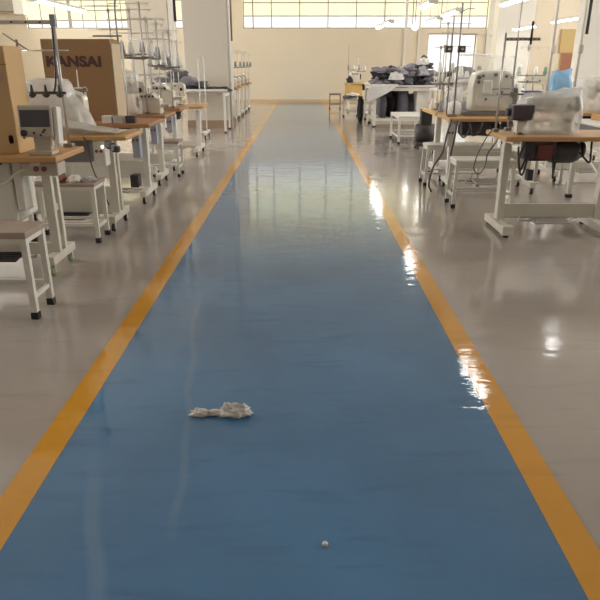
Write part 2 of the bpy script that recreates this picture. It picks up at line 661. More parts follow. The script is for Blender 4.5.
# ------------------------------------------------------------------ furniture builders
def caster(parent, x, y, z=0.0, r=.032, tyre='rubber', name='caster'):
    m = MB()
    m.lathe([(r * .5, -.012), (r, -.010), (r, .010), (r * .5, .012)], (x, y, z + r), 14, 'X')
    o = m.build(name, tyre, parent)
    f = MB()
    f.box((x - .016, y, z + r * 1.35), (.004, .030, r * 1.5)).box((x + .016, y, z + r * 1.35), (.004, .030, r * 1.5)).box((x, y, z + r * 2.1), (.04, .04, .006))
    f.build('caster_fork', 'steel', parent)
    return o


def sewing_table(loc, d, label, L=1.1, dep=.55, z=.78, top='wood', legx=None, leg='white', feet='caster', panel=(.12, .20),
                 motor=True, box=None, double=False, tyre='rubber', treadle=True, plate='steel', group=None, fy=(-.05, .05), name='sewing_table'):
    """work table whose aisle end is at local x=0 and which runs to d*L; d=-1 left of the walkway, +1 right of it"""
    t = thing(name, loc, label, 'table', group)
    th = .036
    m = MB().b2((0, 0, z - th), (d * L, dep, z))
    m.build('table_top', top, t, .008)
    xs = legx or (.13, L - .16)
    y0, y1 = -fy[0] * -1, dep - fy[1]
    for k, lx in enumerate(xs):
        x = d * lx
        ym = (y0 + y1) / 2
        lm = MB()
        if double:
            for yy in (ym - .05, ym + .05):
                lm.box((x, yy, (z - th + .10) / 2), (.055, .042, z - th - .10))
            lm.box((x, ym, .42), (.03, .10, .05))
        else:
            lm.box((x, ym, (z - th + .10) / 2), (.055, .075, z - th - .10))
            lm.box((x, ym, z - th - .20), (.062, .084, .30))
        lm.box((x, ym, z - th - .012), (.06, dep - .10, .024))
        if feet == 'caster':
            lm.box((x, (y0 + y1) / 2, .105), (.06, y1 - y0, .055))
        else:
            lm.box((x, (y0 + y1) / 2, .055), (.075, y1 - y0, .06))
            lm.box((x, y0 + .03, .06), (.085, .07, .075))
        lo = lm.build('leg', leg, t, .004)
        for yy in (y0 + .04, y1 - .04):
            if feet == 'caster':
                caster(lo, x, yy, 0, .034, tyre)
            else:
                MB().cyl((x, yy, 0), (x, yy, .026), .022, .018).build('foot', 'rubber', lo)
        if k == 0:
            MB().cyl((x - .031, ym, z - .16), (x + .031, ym, z - .16), .009, n=8).build('bolt', 'steel', lo)
    xa, xb = d * xs[0], d * xs[1]
    ym = (y0 + y1) / 2
    if panel:
        MB().b2((xa + d * .03, ym - .012, panel[0]), (xb - d * .03, ym + .012, panel[1])).build('cross_panel', 'offwhite', t, .003)
    if treadle:
        m = MB().cyl((xa, ym + .06, .10), (xb, ym + .06, .10), .011, n=8)
        mid = (xa + xb) / 2
        m.cyl((mid - .24, ym - .02, .085), (mid + .24, ym - .02, .085), .008, n=8)
        m.cyl((mid + d * .22, ym - .02, .085), (mid + d * .22, ym + .05, .10), .007, n=8).cyl((mid - d * .22, ym - .02, .085), (mid - d * .22, ym + .05, .10), .007, n=8)
        m.build('treadle_bar', 'steel', t)
        p = MB().box((mid, ym - .03, .10), (.30, .22, .016), rx=.10)
        for q in range(6):
            p.box((mid, ym - .115 + q * .034, .110 + .0034 * (q - 2.5)), (.27, .010, .008), rx=.10)
        p.build('treadle_plate', plate, t, .004)
    if motor:
        mx = d * (L * .42)
        m = MB().lathe([(.03, -.10), (.072, -.095), (.078, -.05), (.078, .05), (.072, .095), (.03, .10)], (mx, dep * .55, z - th - .10), 18, 'X')
        m.box((mx, dep * .55, z - th - .015), (.12, .10, .03))
        mo = m.build('motor', 'dark', t)
        MB().lathe([(.02, 0), (.05, .004), (.05, .024), (.02, .028)], (mx + .10, dep * .55, z - th - .10), 16, 'X').build('pulley', 'steel', mo)
        b = MB().box((mx + d * .24, dep * .5, z - th - .075), (.20, .16, .15))
        bo = b.build('control_box', 'plum', t, .008)
        MB().box((mx + d * .24, dep * .5 - .083, z - th - .06), (.11, .008, .06)).build('control_label', 'bluegrey', bo)
    if box:
        bx, bz, s, bm_ = box
        b = MB().box((d * bx, y0 + s[1] / 2 + .02, bz), s).build('switch_box', bm_, t, .008)
        sm = MB()
        for q in range(2):
            sm.lathe([(.012, 0), (.012, .006), (.008, .012)], (d * bx + (.018 if q else -.018), y0 + .02 - .012, bz + .02), 10, 'Y')
        sm.build('push_button', 'red', b)
    return t


def stool(loc, w, dp, h, label, seat='white', leg='white', rails=True, th=.03, splay=0.0, group=None, name='stool', lip=True, sq=.026):
    """four-legged metal stool, loc is its centre on the floor"""
    t = thing(name, loc, label, 'stool', group)
    MB().b2((-w / 2, -dp / 2, h - th), (w / 2, dp / 2, h)).build('seat', seat, t, .006)
    if lip:
        m = MB()
        for y in (-dp / 2 + .02, dp / 2 - .02):
            m.box((0, y, h - th - .014), (w - .03, .022, .028))
        for x in (-w / 2 + .02, w / 2 - .02):
            m.box((x, 0, h - th - .014), (.022, dp - .03, .028))
        m.build('seat_frame', leg, t)
    for sx in (-1, 1):
        for sy in (-1, 1):
            x1, y1 = sx * (w / 2 - .02), sy * (dp / 2 - .02)
            x0, y0 = x1 + sx * splay, y1 + sy * splay
            m = MB()
            a = sq / 2
            prof = [(-a, -a), (a, -a), (a, a), (-a, a)]
            lo = [m.bm.verts.new((x0 + p, y0 + q, .028)) for p, q in prof]
            hi = [m.bm.verts.new((x1 + p, y1 + q, h - th)) for p, q in prof]
            m.bm.faces.new(lo[::-1])
            m.bm.faces.new(hi)
            for k in range(4):
                m.bm.faces.new((lo[k], lo[(k + 1) % 4], hi[(k + 1) % 4], hi[k]))
            lg = m.build('leg', leg, t)
            MB().box((x0, y0, .02), (sq + .009, sq + .009, .04)).build('rubber_foot', 'rubber', lg, .003)
    if rails:
        zr = .12
        m = MB()
        for sx in (-1, 1):
            x = sx * (w / 2 - .02 + splay * .75)
            m.box((x, 0, zr), (.018, dp - .04 + splay, .022))
        for sy in ((1,) if rails == 1 else (-1, 1)):
            m.box((0, sy * (dp / 2 - .02 + splay * .7), zr + .02), (w - .04 + splay, .018, .022))
        m.build('rail', leg, t)
    return t


def spool(parent, x, y, z, m='thread', h=.11, r=.036):
    MB().lathe([(r * .9, 0), (r, .01), (r * .62, h), (.010, h + .004)], (x, y, z), 14).build('thread_cone', m, parent)


def thread_stand(loc, h, label, d=-1, pins=((-.10, 1), (.10, 1)), zbar=.30, guide=.26, mat_='steel', rod=.008, cones=('thread', 'thread'),
                 top=True, group=None, ax='x', levels=()):
    """pole clamped to a table edge, a bar with thread cones low down and a guide bar at the top"""
    t = thing('thread_stand', loc, label, 'thread stand', group)

    def X(u, v, z):
        return (u, v, z) if ax == 'x' else (v, u, z)
    MB().box((0, 0, .012), (.05, .05, .024)).build('clamp', 'darksteel', t, .003)
    MB().cyl((0, 0, .02), (0, 0, h), rod, n=10).build('pole', mat_, t)
    if pins:
        us = [p[0] for p in pins] + [0]
        m = MB().cyl(X(min(us) - .02, 0, zbar), X(max(us) + .02, 0, zbar), .009, n=8)
        m.box((0, 0, zbar), (.03, .03, .035))
        b = m.build('spool_bar', 'darksteel', t)
        for i, (u, has) in enumerate(pins):
            p = MB().lathe([(.008, 0), (.042, .004), (.042, .010), (.006, .016), (.004, .15)], X(u, 0, zbar + .006), 14)
            p.build('spool_pin', 'steel' if has else 'white', b)
            if has:
                spool(b, *X(u, 0, zbar + .022), cones[i % len(cones)])
    for zz in levels:
        us = [p[0] for p in pins]
        MB().cyl(X(min(us) - .03, 0, zz), X(max(us) + .03, 0, zz), .006, n=8).build('guide_rod', 'steel', t)
    if top:
        us = [p[0] for p in pins] if pins else [guide]
        lo, hi = min(us + [0]) - .02, max(us + [0]) + .02
        m = MB().box(X((lo + hi) / 2, 0, h - .02), (hi - lo, .022, .006) if ax == 'x' else (.022, hi - lo, .006))
        m.box((0, 0, h - .02), (.026, .026, .03))
        g = m.build('guide_bar', 'steel', t)
        e = MB()
        for u in us:
            c = Vector(X(u, 0, h - .02))
            pts = [c + Vector((.012 * math.cos(a), 0, -.012 + .012 * math.sin(a))) for a in [k * PI / 5 for k in range(10)]]
            e.tube(pts, .002, 5)
        e.build('thread_eye', 'darksteel', g)
    return t


def lockstitch(loc, d, label, s=1.0, body='cream', group=None, kind='machine head', face=1):
    """flat-bed sewing machine head: bed, upright, arm, nose with needle, handwheel on the d side"""
    t = thing('sewing_machine', loc, label, 'sewing machine', group)
    MB().b2((-.24 * s, -.09 * s, 0), (.24 * s, .09 * s, .03 * s)).build('bed', body, t, .006)
    w = d
    prof = [(.23, .03), (.23, .30), (.20, .335), (-.18, .335), (-.235, .315), (-.245, .27), (-.245, .13), (-.20, .13), (-.175, .205), (.09, .195), (.115, .17), (.115, .03)]
    prof = [(x * s * w, z * s) for x, z in prof]
    MB().prism(prof, -.065 * s, .065 * s).build('arm', body, t, .014)
    hw = MB().lathe([(.02 * s, -.018 * s), (.068 * s, -.016 * s), (.078 * s, -.006 * s), (.078 * s, .006 * s), (.068 * s, .018 * s), (.03 * s, .024 * s)], (w * .255 * s, 0, .265 * s), 20, 'X')
    hw.build('handwheel', 'black', t)
    n = MB().cyl((w * -.21 * s, 0, .05 * s), (w * -.21 * s, 0, .14 * s), .005 * s, n=8).box((w * -.21 * s, 0, .04 * s), (.022 * s, .03 * s, .012 * s))
    n.build('needle_bar', 'chrome', t)
    k = MB()
    for (x, z, r) in ((-.19, .24, .022), (-.10, .29, .012), (.02, .26, .012), (.17, .24, .030), (.17, .12, .020)):
        k.lathe([(r * s, 0), (r * s, .012 * s), (r * .6 * s, .020 * s)], (w * x * s, -face * .066 * s - (.020 * s if face > 0 else 0), z * s), 12, 'Y')
    k.build('dial', 'black', t)
    return t


def overlock(loc, d, label, s=1.0, body='cream', group=None):
    """squat overlock machine: body block, sloping front cover, looper arm, thread tension tower"""
    t = thing('overlock_machine', loc, label, 'sewing machine', group)
    prof = [(-.15, 0), (.15, 0), (.15, .24), (.11, .28), (-.04, .28), (-.09, .22), (-.15, .20)]
    MB().prism([(d * x * s, z * s) for x, z in prof], -.10 * s, .10 * s).build('body', body, t, .012)
    MB().b2((d * -.26 * s, -.07 * s, .09 * s), (d * -.14 * s, .05 * s, .13 * s)).build('work_plate', 'steel', t, .004)
    MB().lathe([(.02 * s, -.02 * s), (.075 * s, -.016 * s), (.08 * s, 0), (.075 * s, .016 * s), (.03 * s, .02 * s)], (d * .172 * s, 0, .16 * s), 18, 'X').build('handwheel', 'black', t)
    k = MB()
    for q in range(4):
        k.lathe([(.014 * s, 0), (.016 * s, .01 * s), (.008 * s, .03 * s)], (d * (-.06 + .05 * q) * s, -.10 * s - .03 * s, .235 * s), 10, 'Y')
    k.build('tension_dial', 'dark', t)
    m = MB().cyl((d * -.12 * s, 0, .13 * s), (d * -.12 * s, 0, .30 * s), .006 * s, n=8).cyl((d * -.12 * s, 0, .29 * s), (d * -.02 * s, 0, .29 * s), .008 * s, n=8)
    m.build('needle_bar', 'chrome', t)
    return t


def cover(loc, w, dp, h, label, material='film', seed=0, top=(.6, .6), cat='plastic cover', skew=0.0, name='plastic_cover', rz=0.0, amp=.035, group=None, ridge=None):
    """loose plastic cover standing over a machine: a closed-top hood, wider at the foot, wrinkled"""
    t = MB()
    nu, nv = 40, 18
    off = Vector((seed * 7.3, seed * 2.1, seed * 4.4))

    def pt(i, j):
        a = 2 * PI * i / nu
        v = j / nv
        e = .45
        cx = math.copysign(abs(math.cos(a)) ** e, math.cos(a))
        cy = math.copysign(abs(math.sin(a)) ** e, math.sin(a))
        if v < .72:
            q = v / .72
            z = h * q
            k = 1.0
        else:
            q = 1.0
            z = h
            k = 1 - (v - .72) / .28
        sx = (1 + (top[0] - 1) * q ** 1.4) * k
        sy = (1 + (top[1] - 1) * q ** 1.4) * k
        x, y = cx * w / 2 * sx, cy * dp / 2 * sy
        p = Vector((x + skew * q, y, z))
        if ridge and v >= .3:
            p.z *= 1 + ridge * (x / (w / 2)) * q
        nn = noise.fractal(Vector((x, y, z)) * 7 + off, 1.0, 2.0, 3)
        fold = math.sin(a * 9 + 3 * nn + seed) * .5
        p += Vector((cx, cy, 0)) * (amp * nn + amp * .5 * fold * (1 - q * .6)) * (1 if v < .9 else .3)
        p.z += amp * nn * (0 if j == 0 else 1)
        p.z = max(p.z, .002)
        return p
    g = [[t.bm.verts.new(pt(i, j)) for j in range(nv)] for i in range(nu)]
    apex = t.bm.verts.new(Vector((skew, 0, h * (1.0))))
    for i in range(nu):
        for j in range(nv - 1):
            f = t.bm.faces.new((g[i][j], g[(i + 1) % nu][j], g[(i + 1) % nu][j + 1], g[i][j + 1]))
            f.smooth = True
        t.bm.faces.new((g[i][nv - 1], g[(i + 1) % nu][nv - 1], apex)).smooth = True
    o = t.build(name, material)
    o.location = loc
    o.rotation_euler.z = rz
    return tag(o, label, cat, group)


def garment(loc, s, label, material, seed, group, rz=0.0, e=.75, amp=.45):
    o = MB().lump((0, 0, s[2] * (.98 if e < .9 else .45)), s, seed, amp, 1.7, 14, e).build('garment', material)
    o.location = loc
    o.rotation_euler.z = rz
    return tag(o, label, 'clothing', group)


def lamp(loc, L, label, rz=PI / 2, rods=True):
    """suspended linear lamp: housing with end caps, lit tube below, two hanging rods"""
    t = thing('ceiling_lamp', loc, label, 'lamp', 'linear lamps hung over the work rows', rz)
    MB().b2((-L / 2, -.075, .012), (L / 2, .075, .055)).build('housing', 'white', t, .004)
    pr = [(.062 * math.cos(a), .012 + .030 * math.sin(a)) for a in [PI + PI * k / 8 for k in range(9)]]
    dm = MB()
    dm.prism(pr, -L / 2 + .03, L / 2 - .03)
    bmesh.ops.rotate(dm.bm, verts=dm.bm.verts[:], cent=(0, 0, 0), matrix=Matrix.Rotation(PI / 2, 3, 'Z'))
    dm.build('lamp_diffuser', 'tube', t)
    for q in (-1, 1):
        MB().box((q * (L / 2 - .016), 0, .0), (.026, .14, .045)).build('end_cap', 'white', t)
    for s in (-1, 1):
        MB().cyl((s * L * .36, 0, .055), (s * L * .36, 0, ZC - loc[2]), .006, n=6).build('suspension_rod', 'white', t)
    return t


def cable(name, pts, r, material, parent=None, label=None):
    o = MB().curve(pts, r, 7, 6).build(name, material, parent)
    if label:
        tag(o, label, 'cable')
    return o


# ------------------------------------------------------------------ lamps
for (x, y, L, lab) in (
        (2.05, 6.55, 1.0, 'lit linear lamp hung over the sewing row right of the walkway, nearest of its line'),
        (2.05, 11.2, 1.0, 'lit linear lamp hung over the right sewing row, second of its line from the front'),
        (2.05, 16.2, 1.2, 'lit linear lamp hung right of the walkway before the garment table end'),
        (2.05, 17.6, 1.2, 'lit linear lamp hung right of the walkway beyond the garment table front'),
        (3.38, 7.85, .9, 'lit linear lamp hung over the second workstation column, nearest of its line'),
        (3.30, 10.6, 1.3, 'bright lit linear lamp at the top edge above the poles on the right'),
        (2.85, 13.0, 1.3, 'bright lit lamp hung before the back window above the garment table'),
        (2.95, 15.2, 1.3, 'lit lamp hung before the back window, farther one over the garment table'),
        (5.85, 14.9, 1.9, 'bright lit lamp hung between the two right hand pillars, nearer one'),
        (6.02, 18.2, 1.9, 'bright lit lamp seen behind the hanging guide bar on the right, farther one'),
        (-4.05, 11.4, 2.2, 'long lit lamp hung at upper left above the large brown carton')):
    lamp((x, y, 2.20), L, lab)

# ------------------------------------------------------------------ left row, nearest workstation
ZT = .78
ta = sewing_table((-1.475, 3.77, 0), -1, 'nearest orange edged sewing table on the left, carrying the tan carton', L=1.15, dep=.52, top='wood', leg='offwhite',
                  legx=(.155, .95), double=True, tyre='green', plate='black', panel=(.10, .18), motor=False, fy=(.06, .06))
MB().b2((-.70, .16, .34), (-.36, .50, .735)).build('machine_pan', 'white', ta, .02)
MB().b2((-.34, .14, .42), (-.285, .26, .735)).build('chute', 'white', ta, .01)
MB().b2((-.25, .06, .655), (-.02, .20, .735)).build('control_box', 'beige', ta, .008)
MB().lathe([(.016, 0), (.016, .012)], (-.15, .045, .70), 12, 'Y').lathe([(.016, 0), (.016, .012)], (-.10, .045, .70), 12, 'Y').build('push_button', 'red', ta)
MB().curve([(-.52, .10, .742), (-.53, .06, .69), (-.47, .05, .66), (-.42, .08, .70), (-.36, .10, .742)], .007).build('hook', 'black', ta)
cable('power_cable', [(-.60, .12, .70), (-.48, .09, .60), (-.36, .06, .61), (-.27, .05, .68), (-.22, .06, .70)], .008, 'offwhite', ta)

# tan carton
c = thing('carton', (-2.045, 4.10, ZT), 'large tan cardboard carton with two hand holes on the nearest left table', 'carton')
MB().b2((-.30, -.20, 0), (.30, .05, .62)).build('carton_body', 'cartontan', c, .006)
MB().b2((-.302, -.203, .515), (.302, -.2, .521)).build('flap_fold', 'cartonbrown', c)
MB().lathe([(.014, 0), (.014, .003)], (.262, -.203, .075), 12, 'Y').lathe([(.014, 0), (.014, .003)], (.262, -.203, .100), 12, 'Y').b2((.248, -.203, .075), (.276, -.2005, .10)).build('hand_hole', 'slot', c)
MB().lathe([(.022, 0), (.022, .003)], (.300, -.10, .10), 12, 'X').lathe([(.022, 0), (.022, .003)], (.300, -.10, .115), 12, 'X').build('hand_hole', 'slot', c)
MB().b2((.14, -.2025, .42), (.27, -.2003, .475)).build('printed_label', 'pinklabel', c)

# control panel of the near machine
cp = thing('control_panel', (-1.60, 3.865, ZT), 'beige control panel with a dark screen on the nearest left table', 'control panel')
MB().box((.01, .02, .012), (.15, .11, .024)).build('base', 'beige', cp, .005)
MB().box((.015, .03, .07), (.10, .05, .11)).build('stem', 'beige', cp, .006)
MB().box((0, .01, .197), (.205, .055, .185), rx=-.12).build('case', 'beige', cp, .010)
MB().box((.118, .03, .17), (.028, .075, .22), rx=-.12).build('side_cover', 'white', cp, .008)
MB().box((0, -.0155, .215), (.178, .006, .098), rx=-.12).build('screen', 'screen', cp, .002)
m = MB().lathe([(.020, 0), (.018, .016)], (-.07, -.038, .132), 16, 'Y')
m.build('knob', 'black', cp)
for (x, z) in ((-.01, .132), (.045, .138), (.03, .120), (.055, .150)):
    MB().lathe([(.008, 0), (.007, .008)], (x, -.034, z), 10, 'Y').build('button', 'dark', cp)

# machine behind the panel with its stand
ts = thing('thread_stand', (-1.56, 4.25, ZT), 'tall steel thread stand with a long top rail on the nearest left table', 'thread stand')
MB().box((0, 0, .012), (.06, .06, .024)).build('clamp', 'darksteel', ts, .004)
MB().cyl((0, 0, .02), (0, 0, .80), .009, n=10).build('pole', 'steel', ts)
MB().cyl((-.012, .01, .36), (-.012, .01, .78), .009, .006, n=10).build('cable_sleeve', 'plum', ts)
MB().box((0, 0, .775), (.035, .04, .07)).build('joint_block', 'bluegrey', ts, .004)
m = MB().box((-.32, 0, .765), (.60, .022, .024))
o = m.build('top_rail', 'steel', ts, .002)
m = MB()
for q in range(6):
    m.lathe([(.006, 0), (.006, .002)], (-.08 - q * .09, -.0135, .765), 8, 'Y')
m.build('rail_hole', 'slot', o)
MB().cyl((-.26, 0, .60), (.07, 0, .60), .005, n=8).build('guide_rod', 'chrome', ts)
m = MB().cyl((-.33, 0, .70), (-.18, 0, .60), .005, n=8).cyl((-.25, 0, .605), (-.25, 0, .665), .008, n=8)
m.build('swing_arm', 'darksteel', ts)
m = MB().cyl((-.21, -.02, .345), (.03, -.02, .345), .009, n=8)
sb = m.build('spool_bar', 'dark', ts)
for x in (-.19, -.10, -.01):
    MB().lathe([(.008, -.03), (.024, -.018), (.024, -.008), (.012, .004), (.006, .05)], (x, -.02, .345), 12).build('spool_pin', 'dark', sb)
cable('cable', [(-.012, 0, .74), (-.02, -.01, .55), (-.03, -.01, .42), (-.045, -.02, .35)], .006, 'dark', ts)

# near stool with rubber feet
st = stool((-1.70, 3.24, 0), .54, .26, .485, 'nearest white stool on the left with a worn board seat', seat='worn', leg='white', th=.035, rails=1, sq=.032)

# ------------------------------------------------------------------ left row, second workstation
tb = sewing_table((-1.36, 4.92, 0), -1, 'tan topped sewing table on the left, second from the camera', L=1.2, dep=.56, top='woodtan', leg='offwhite', legx=(.20, 1.0), double=True,
                  motor=False, plate='black', panel=(.12, .34), fy=(.06, .05), box=(.245, .635, (.095, .12, .20), 'white'))
m = MB()
m.prism([(-.33, .56), (-.58, .56), (-.50, .735), (-.35, .735)], .14, .34)
m.build('motor_cover', 'grey', tb, .006)
MB().lathe([(.012, 0), (.010, .01)], (-.20, .03, .695), 10, 'Y').build('indicator_lamp', 'led', tb)
for k in range(4):
    MB().box((-.15 + .02 * k, .02, .715 - .012 * k), (.05, .05, .045), rz=k).build('connector', 'dark' if k % 2 else 'bluegrey', tb, .004)
cable('power_cable', [(-.33, .0, .775), (-.30, -.012, .70), (-.285, -.01, .55), (-.25, .02, .40), (-.22, .10, .22)], .006, 'dark', tb)
stb = stool((-1.83, 4.79, 0), .54, .28, .46, 'white framed stool heaped with fabric scraps, second table on the left', seat='worn', rails=2, th=.025, sq=.03)
for k, (x, y, s, mm, lab) in enumerate(((-1.98, 4.72, (.07, .06, .030), 'clothwhite', 'white fabric scrap on the heaped left stool'),
                                        (-1.86, 4.73, (.075, .06, .035), 'clothred', 'dusty red fabric scrap on the heaped left stool'),
                                        (-1.73, 4.74, (.065, .055, .032), 'rag', 'pale pink fabric scrap at the aisle end of the heaped left stool'),
                                        (-1.63, 4.76, (.05, .05, .022), 'clothmid', 'ash grey fabric scrap at the aisle corner of the heaped stool'),
                                        (-1.92, 4.86, (.08, .05, .034), 'clothdark', 'charcoal fabric scrap at the back of the heaped left stool'))):
    o = garment((x, y, .46), s, lab, mm, 3 + k, 'fabric scraps on the stool', k * .7, 1.0, .5)
    o.name = 'fabric_scrap'
# covered machine with plastic bag over the second table
lockstitch((-1.98, 5.30, ZT), -1, 'cream sewing machine under the white plastic on the second left table', s=.9)
cover((-1.99, 5.24, ZT), .60, .40, .40, 'white plastic bag draped over the machine beside the brown carton', 'filmwhite', 2, (.55, .6), skew=-.06)
m = MB().sheet(lambda u, v: Vector((-.30 + .62 * u, -.14 + .30 * v + .012 * math.sin(9 * u), .012 + .17 * (1 - u) ** 1.3 * math.sin(PI * (.18 + .64 * v)) + .010 * noise.noise(Vector((u * 6, v * 5, 2))))), 26, 14)
o = m.build('white_cloth', 'filmwhite')
o.location = (-1.76, 5.08, ZT + .004)
tag(o, 'white cloth spread along the second left table top', 'cloth')
ts = thread_stand((-1.80, 5.42, ZT), .345, 'white pinned thread stand in front of the brown carton', pins=((-.23, 0), (-.05, 0)), zbar=.32, mat_='white', top=False)

# ------------------------------------------------------------------ left row, third workstation and brown carton
tc_ = sewing_table((-1.42, 5.95, 0), -1, 'brown topped sewing table under the lettered brown carton', L=1.2, dep=.66, top='woodbrown', leg='white', legx=(.14, 1.0),
                   motor=False, panel=(.22, .40), fy=(.10, .05), box=(.17, .60, (.075, .10, .30), 'bluegrey'))
MB().b2((-.26, .13, .165), (-.18, .25, .285)).build('power_box', 'black', tc_, .006)
c = thing('carton', (-2.13, 6.44, ZT), 'large brown cardboard carton lettered in dark print on the left row', 'carton')
MB().b2((-.325, -.16, 0), (.325, .16, .74)).build('carton_body', 'cartonbrown', c, .006)
MB().b2((-.325, -.012, .741), (.325, .012, .744)).build('packing_tape', 'cartonedge', c)
cu = bpy.data.curves.new('print', 'FONT')
cu.body = 'KANSAI'
cu.size = .142
cu.offset = .0075
cu.extrude = .0008
cu.align_x = 'CENTER'
cu.space_character = 1.06
tmp = bpy.data.objects.new('print', cu)
COL.objects.link(tmp)
bpy.context.view_layer.update()
me = bpy.data.meshes.new_from_object(tmp.evaluated_get(bpy.context.evaluated_depsgraph_get()))
bpy.data.objects.remove(tmp)
me.transform(Matrix.Translation((-.03, -.1612, .500)) @ Matrix.Rotation(PI / 2, 4, 'X') @ Matrix.Diagonal((1.02, .88, 1, 1)))
me.materials.clear()
me.materials.append(M['print'])
o = bpy.data.objects.new('printed_lettering', me)
COL.objects.link(o)
o.parent = c
fs = thing('carton_side_sheet', (-1.797, 6.44, ZT), 'pale sheet added over the side of the brown carton', 'packing')  # added sheet gives the carton its paler aisle side
MB().box((0, 0, .35), (.012, .30, .70)).build('sheet', 'cartonedge', fs, .003)
for k in range(3):
    b = thing('tool_box', (-1.83 + .11 * k, 6.06, ZT), ('white parts box in front of the brown carton', 'grey parts tin in front of the brown carton, middle one', 'dark parts tin nearest the aisle before the brown carton')[k], 'box')
    mm = ('clothwhite', 'steel', 'dark')[k]
    MB().b2((-.045, -.04, 0), (.045, .04, .055)).build('body', mm, b, .004)
    MB().b2((-.047, -.042, .055), (.047, .042, .066)).build('lid', mm, b, .004)
ts = thing('thread_stand', (-1.63, 6.05, ZT), 'tall thread stand with arched top beside the brown carton', 'thread stand')
MB().box((0, 0, .012), (.05, .05, .024)).build('clamp', 'darksteel', ts, .003)
MB().cyl((0, 0, .02), (0, 0, .70), .009, n=10).build('pole', 'white', ts)
MB().curve([(-.03, 0, .70), (-.03, 0, .98), (-.01, 0, 1.06), (.06, 0, 1.10), (.13, 0, 1.08)], .009).build('arched_pole', 'darksteel', ts)
MB().box((-.12, 0, .755), (.26, .02, .014)).build('guide_bar', 'darksteel', ts)
MB().cyl((-.35, 0, 1.00), (.0, 0, 1.0), .005, n=8).build('guide_rod', 'steel', ts)
stool((-1.95, 5.78, 0), .46, .26, .50, 'white stool between the second and third tables on the left', rails=2, sq=.026)

# ------------------------------------------------------------------ left row, fourth to sixth workstations
sewing_table((-1.48, 6.98, 0), -1, 'brown topped sewing table on the left, fourth from the camera', L=1.2, dep=.6, top='woodbrown', legx=(.14, 1.0), fy=(.05, .1),
             panel=(.22, .34), box=(.16, .60, (.07, .10, .26), 'bluegrey'))
lockstitch((-1.98, 7.25, ZT), -1, 'grey wrapped sewing machine on the fourth left table', s=1.05, body='cream')
cover((-1.98, 7.22, ZT), .46, .36, .44, 'grey plastic wrap over the machine right of the brown carton', 'film', 5, (.72, .7))
thread_stand((-1.70, 7.12, ZT), 1.13, 'tall dark thread stand with two poles on the fourth left table', pins=((-.30, 0), (-.12, 1), (.08, 1)), zbar=.58, rod=.009)
thread_stand((-1.60, 7.40, ZT), .95, 'thread stand with white cones at the aisle end of the fourth left table', pins=((-.10, 1), (.06, 1)), zbar=.50)
overlock((-1.68, 7.22, ZT), -1, 'small cream overlock machine at the aisle end of the fourth left table', s=.8)
for (x, y, z, h, zb, lv, pp, lab) in (
        (-2.02, 7.10, ZT, 1.06, .60, (.38, .86), ((-.20, 1), (-.10, 1), (.10, 1), (.20, 1)), 'wide four cone thread stand at the front of the fourth left table'),
        (-1.90, 7.48, ZT, 1.10, .62, (.40, .84, .98), ((-.22, 1), (-.11, 1), (.11, 1), (.22, 1)), 'wide four cone thread stand at the rear of the fourth left table'),
        (-1.86, 8.12, ZT, 1.04, .58, (.36, .80), ((-.20, 1), (-.10, 1), (.10, 1), (.20, 1)), 'wide four cone thread stand at the front of the fifth left table'),
        (-1.98, 8.55, ZT, 1.08, .60, (.40, .82), ((-.20, 1), (-.07, 1), (.07, 1), (.20, 1)), 'wide four cone thread stand at the rear of the fifth left table')):
    thread_stand((x, y, z), h, lab, pins=pp, zbar=zb, levels=lv, cones=('thread', 'thread', 'threadgrey', 'thread'))
sewing_table((-1.52, 8.05, 0), -1, 'brown topped sewing table on the left, fifth from the camera', L=1.2, dep=.6, top='woodbrown', legx=(.14, 1.0), fy=(.05, .1), box=(.16, .60, (.07, .10, .24), 'bluegrey'))
overlock((-1.78, 8.32, ZT), -1, 'cream overlock machine on the fifth left table', s=1.0)
thread_stand((-1.62, 8.15, ZT), .92, 'thread stand carrying grey and white cones on the fifth left table', pins=((-.16, 1), (-.02, 1), (.10, 1)), zbar=.48, cones=('thread', 'threadgrey', 'thread'))
thread_stand((-1.76, 8.5, ZT), .90, 'steel thread stand at the back of the fifth left table', pins=((-.12, 1), (.10, 1)), zbar=.46)
stool((-1.66, 7.80, 0), .34, .30, .43, 'low white stool with black feet between the fourth and fifth left tables', seat='worn', rails=2, sq=.024)
sewing_table((-1.45, 9.5, 0), -1, 'orange edged sewing table on the left before the big pillar', L=1.2, dep=.6, z=.72, top='wood', legx=(.12, 1.0), fy=(-.1, .0))
lockstitch((-1.98, 9.8, .72), -1, 'cream sewing machine on the left table before the big pillar', s=.95)
thread_stand((-1.82, 9.7, .72), .90, 'slim thread stand on the left table before the big pillar', pins=((-.12, 1), (.06, 1)), zbar=.48)
thread_stand((-1.95, 10.0, .72), .92, 'thread stand at the rear of the left table before the big pillar', pins=((-.16, 1), (.08, 1)), zbar=.5)
# U-shaped tube stand on wheels
us = thing('tube_stand', (-1.83, 12.0, 0), 'slim white arched tube stand on wheels before the big pillar', 'stand')
MB().curve([(-.05, 0, .10), (-.05, 0, .8), (-.05, 0, 1.30), (-.03, 0, 1.40), (0, 0, 1.43), (.03, 0, 1.40), (.05, 0, 1.30), (.05, 0, .8), (.05, 0, .10)], .010).build('arched_tube', 'steel', us)
m = MB().box((.05, 0, .105), (.05, .55, .045)).box((0, 0, .105), (.15, .05, .04))
o = m.build('base_beam', 'white', us, .004)
caster(us, .05, -.24)
caster(us, .05, .24)

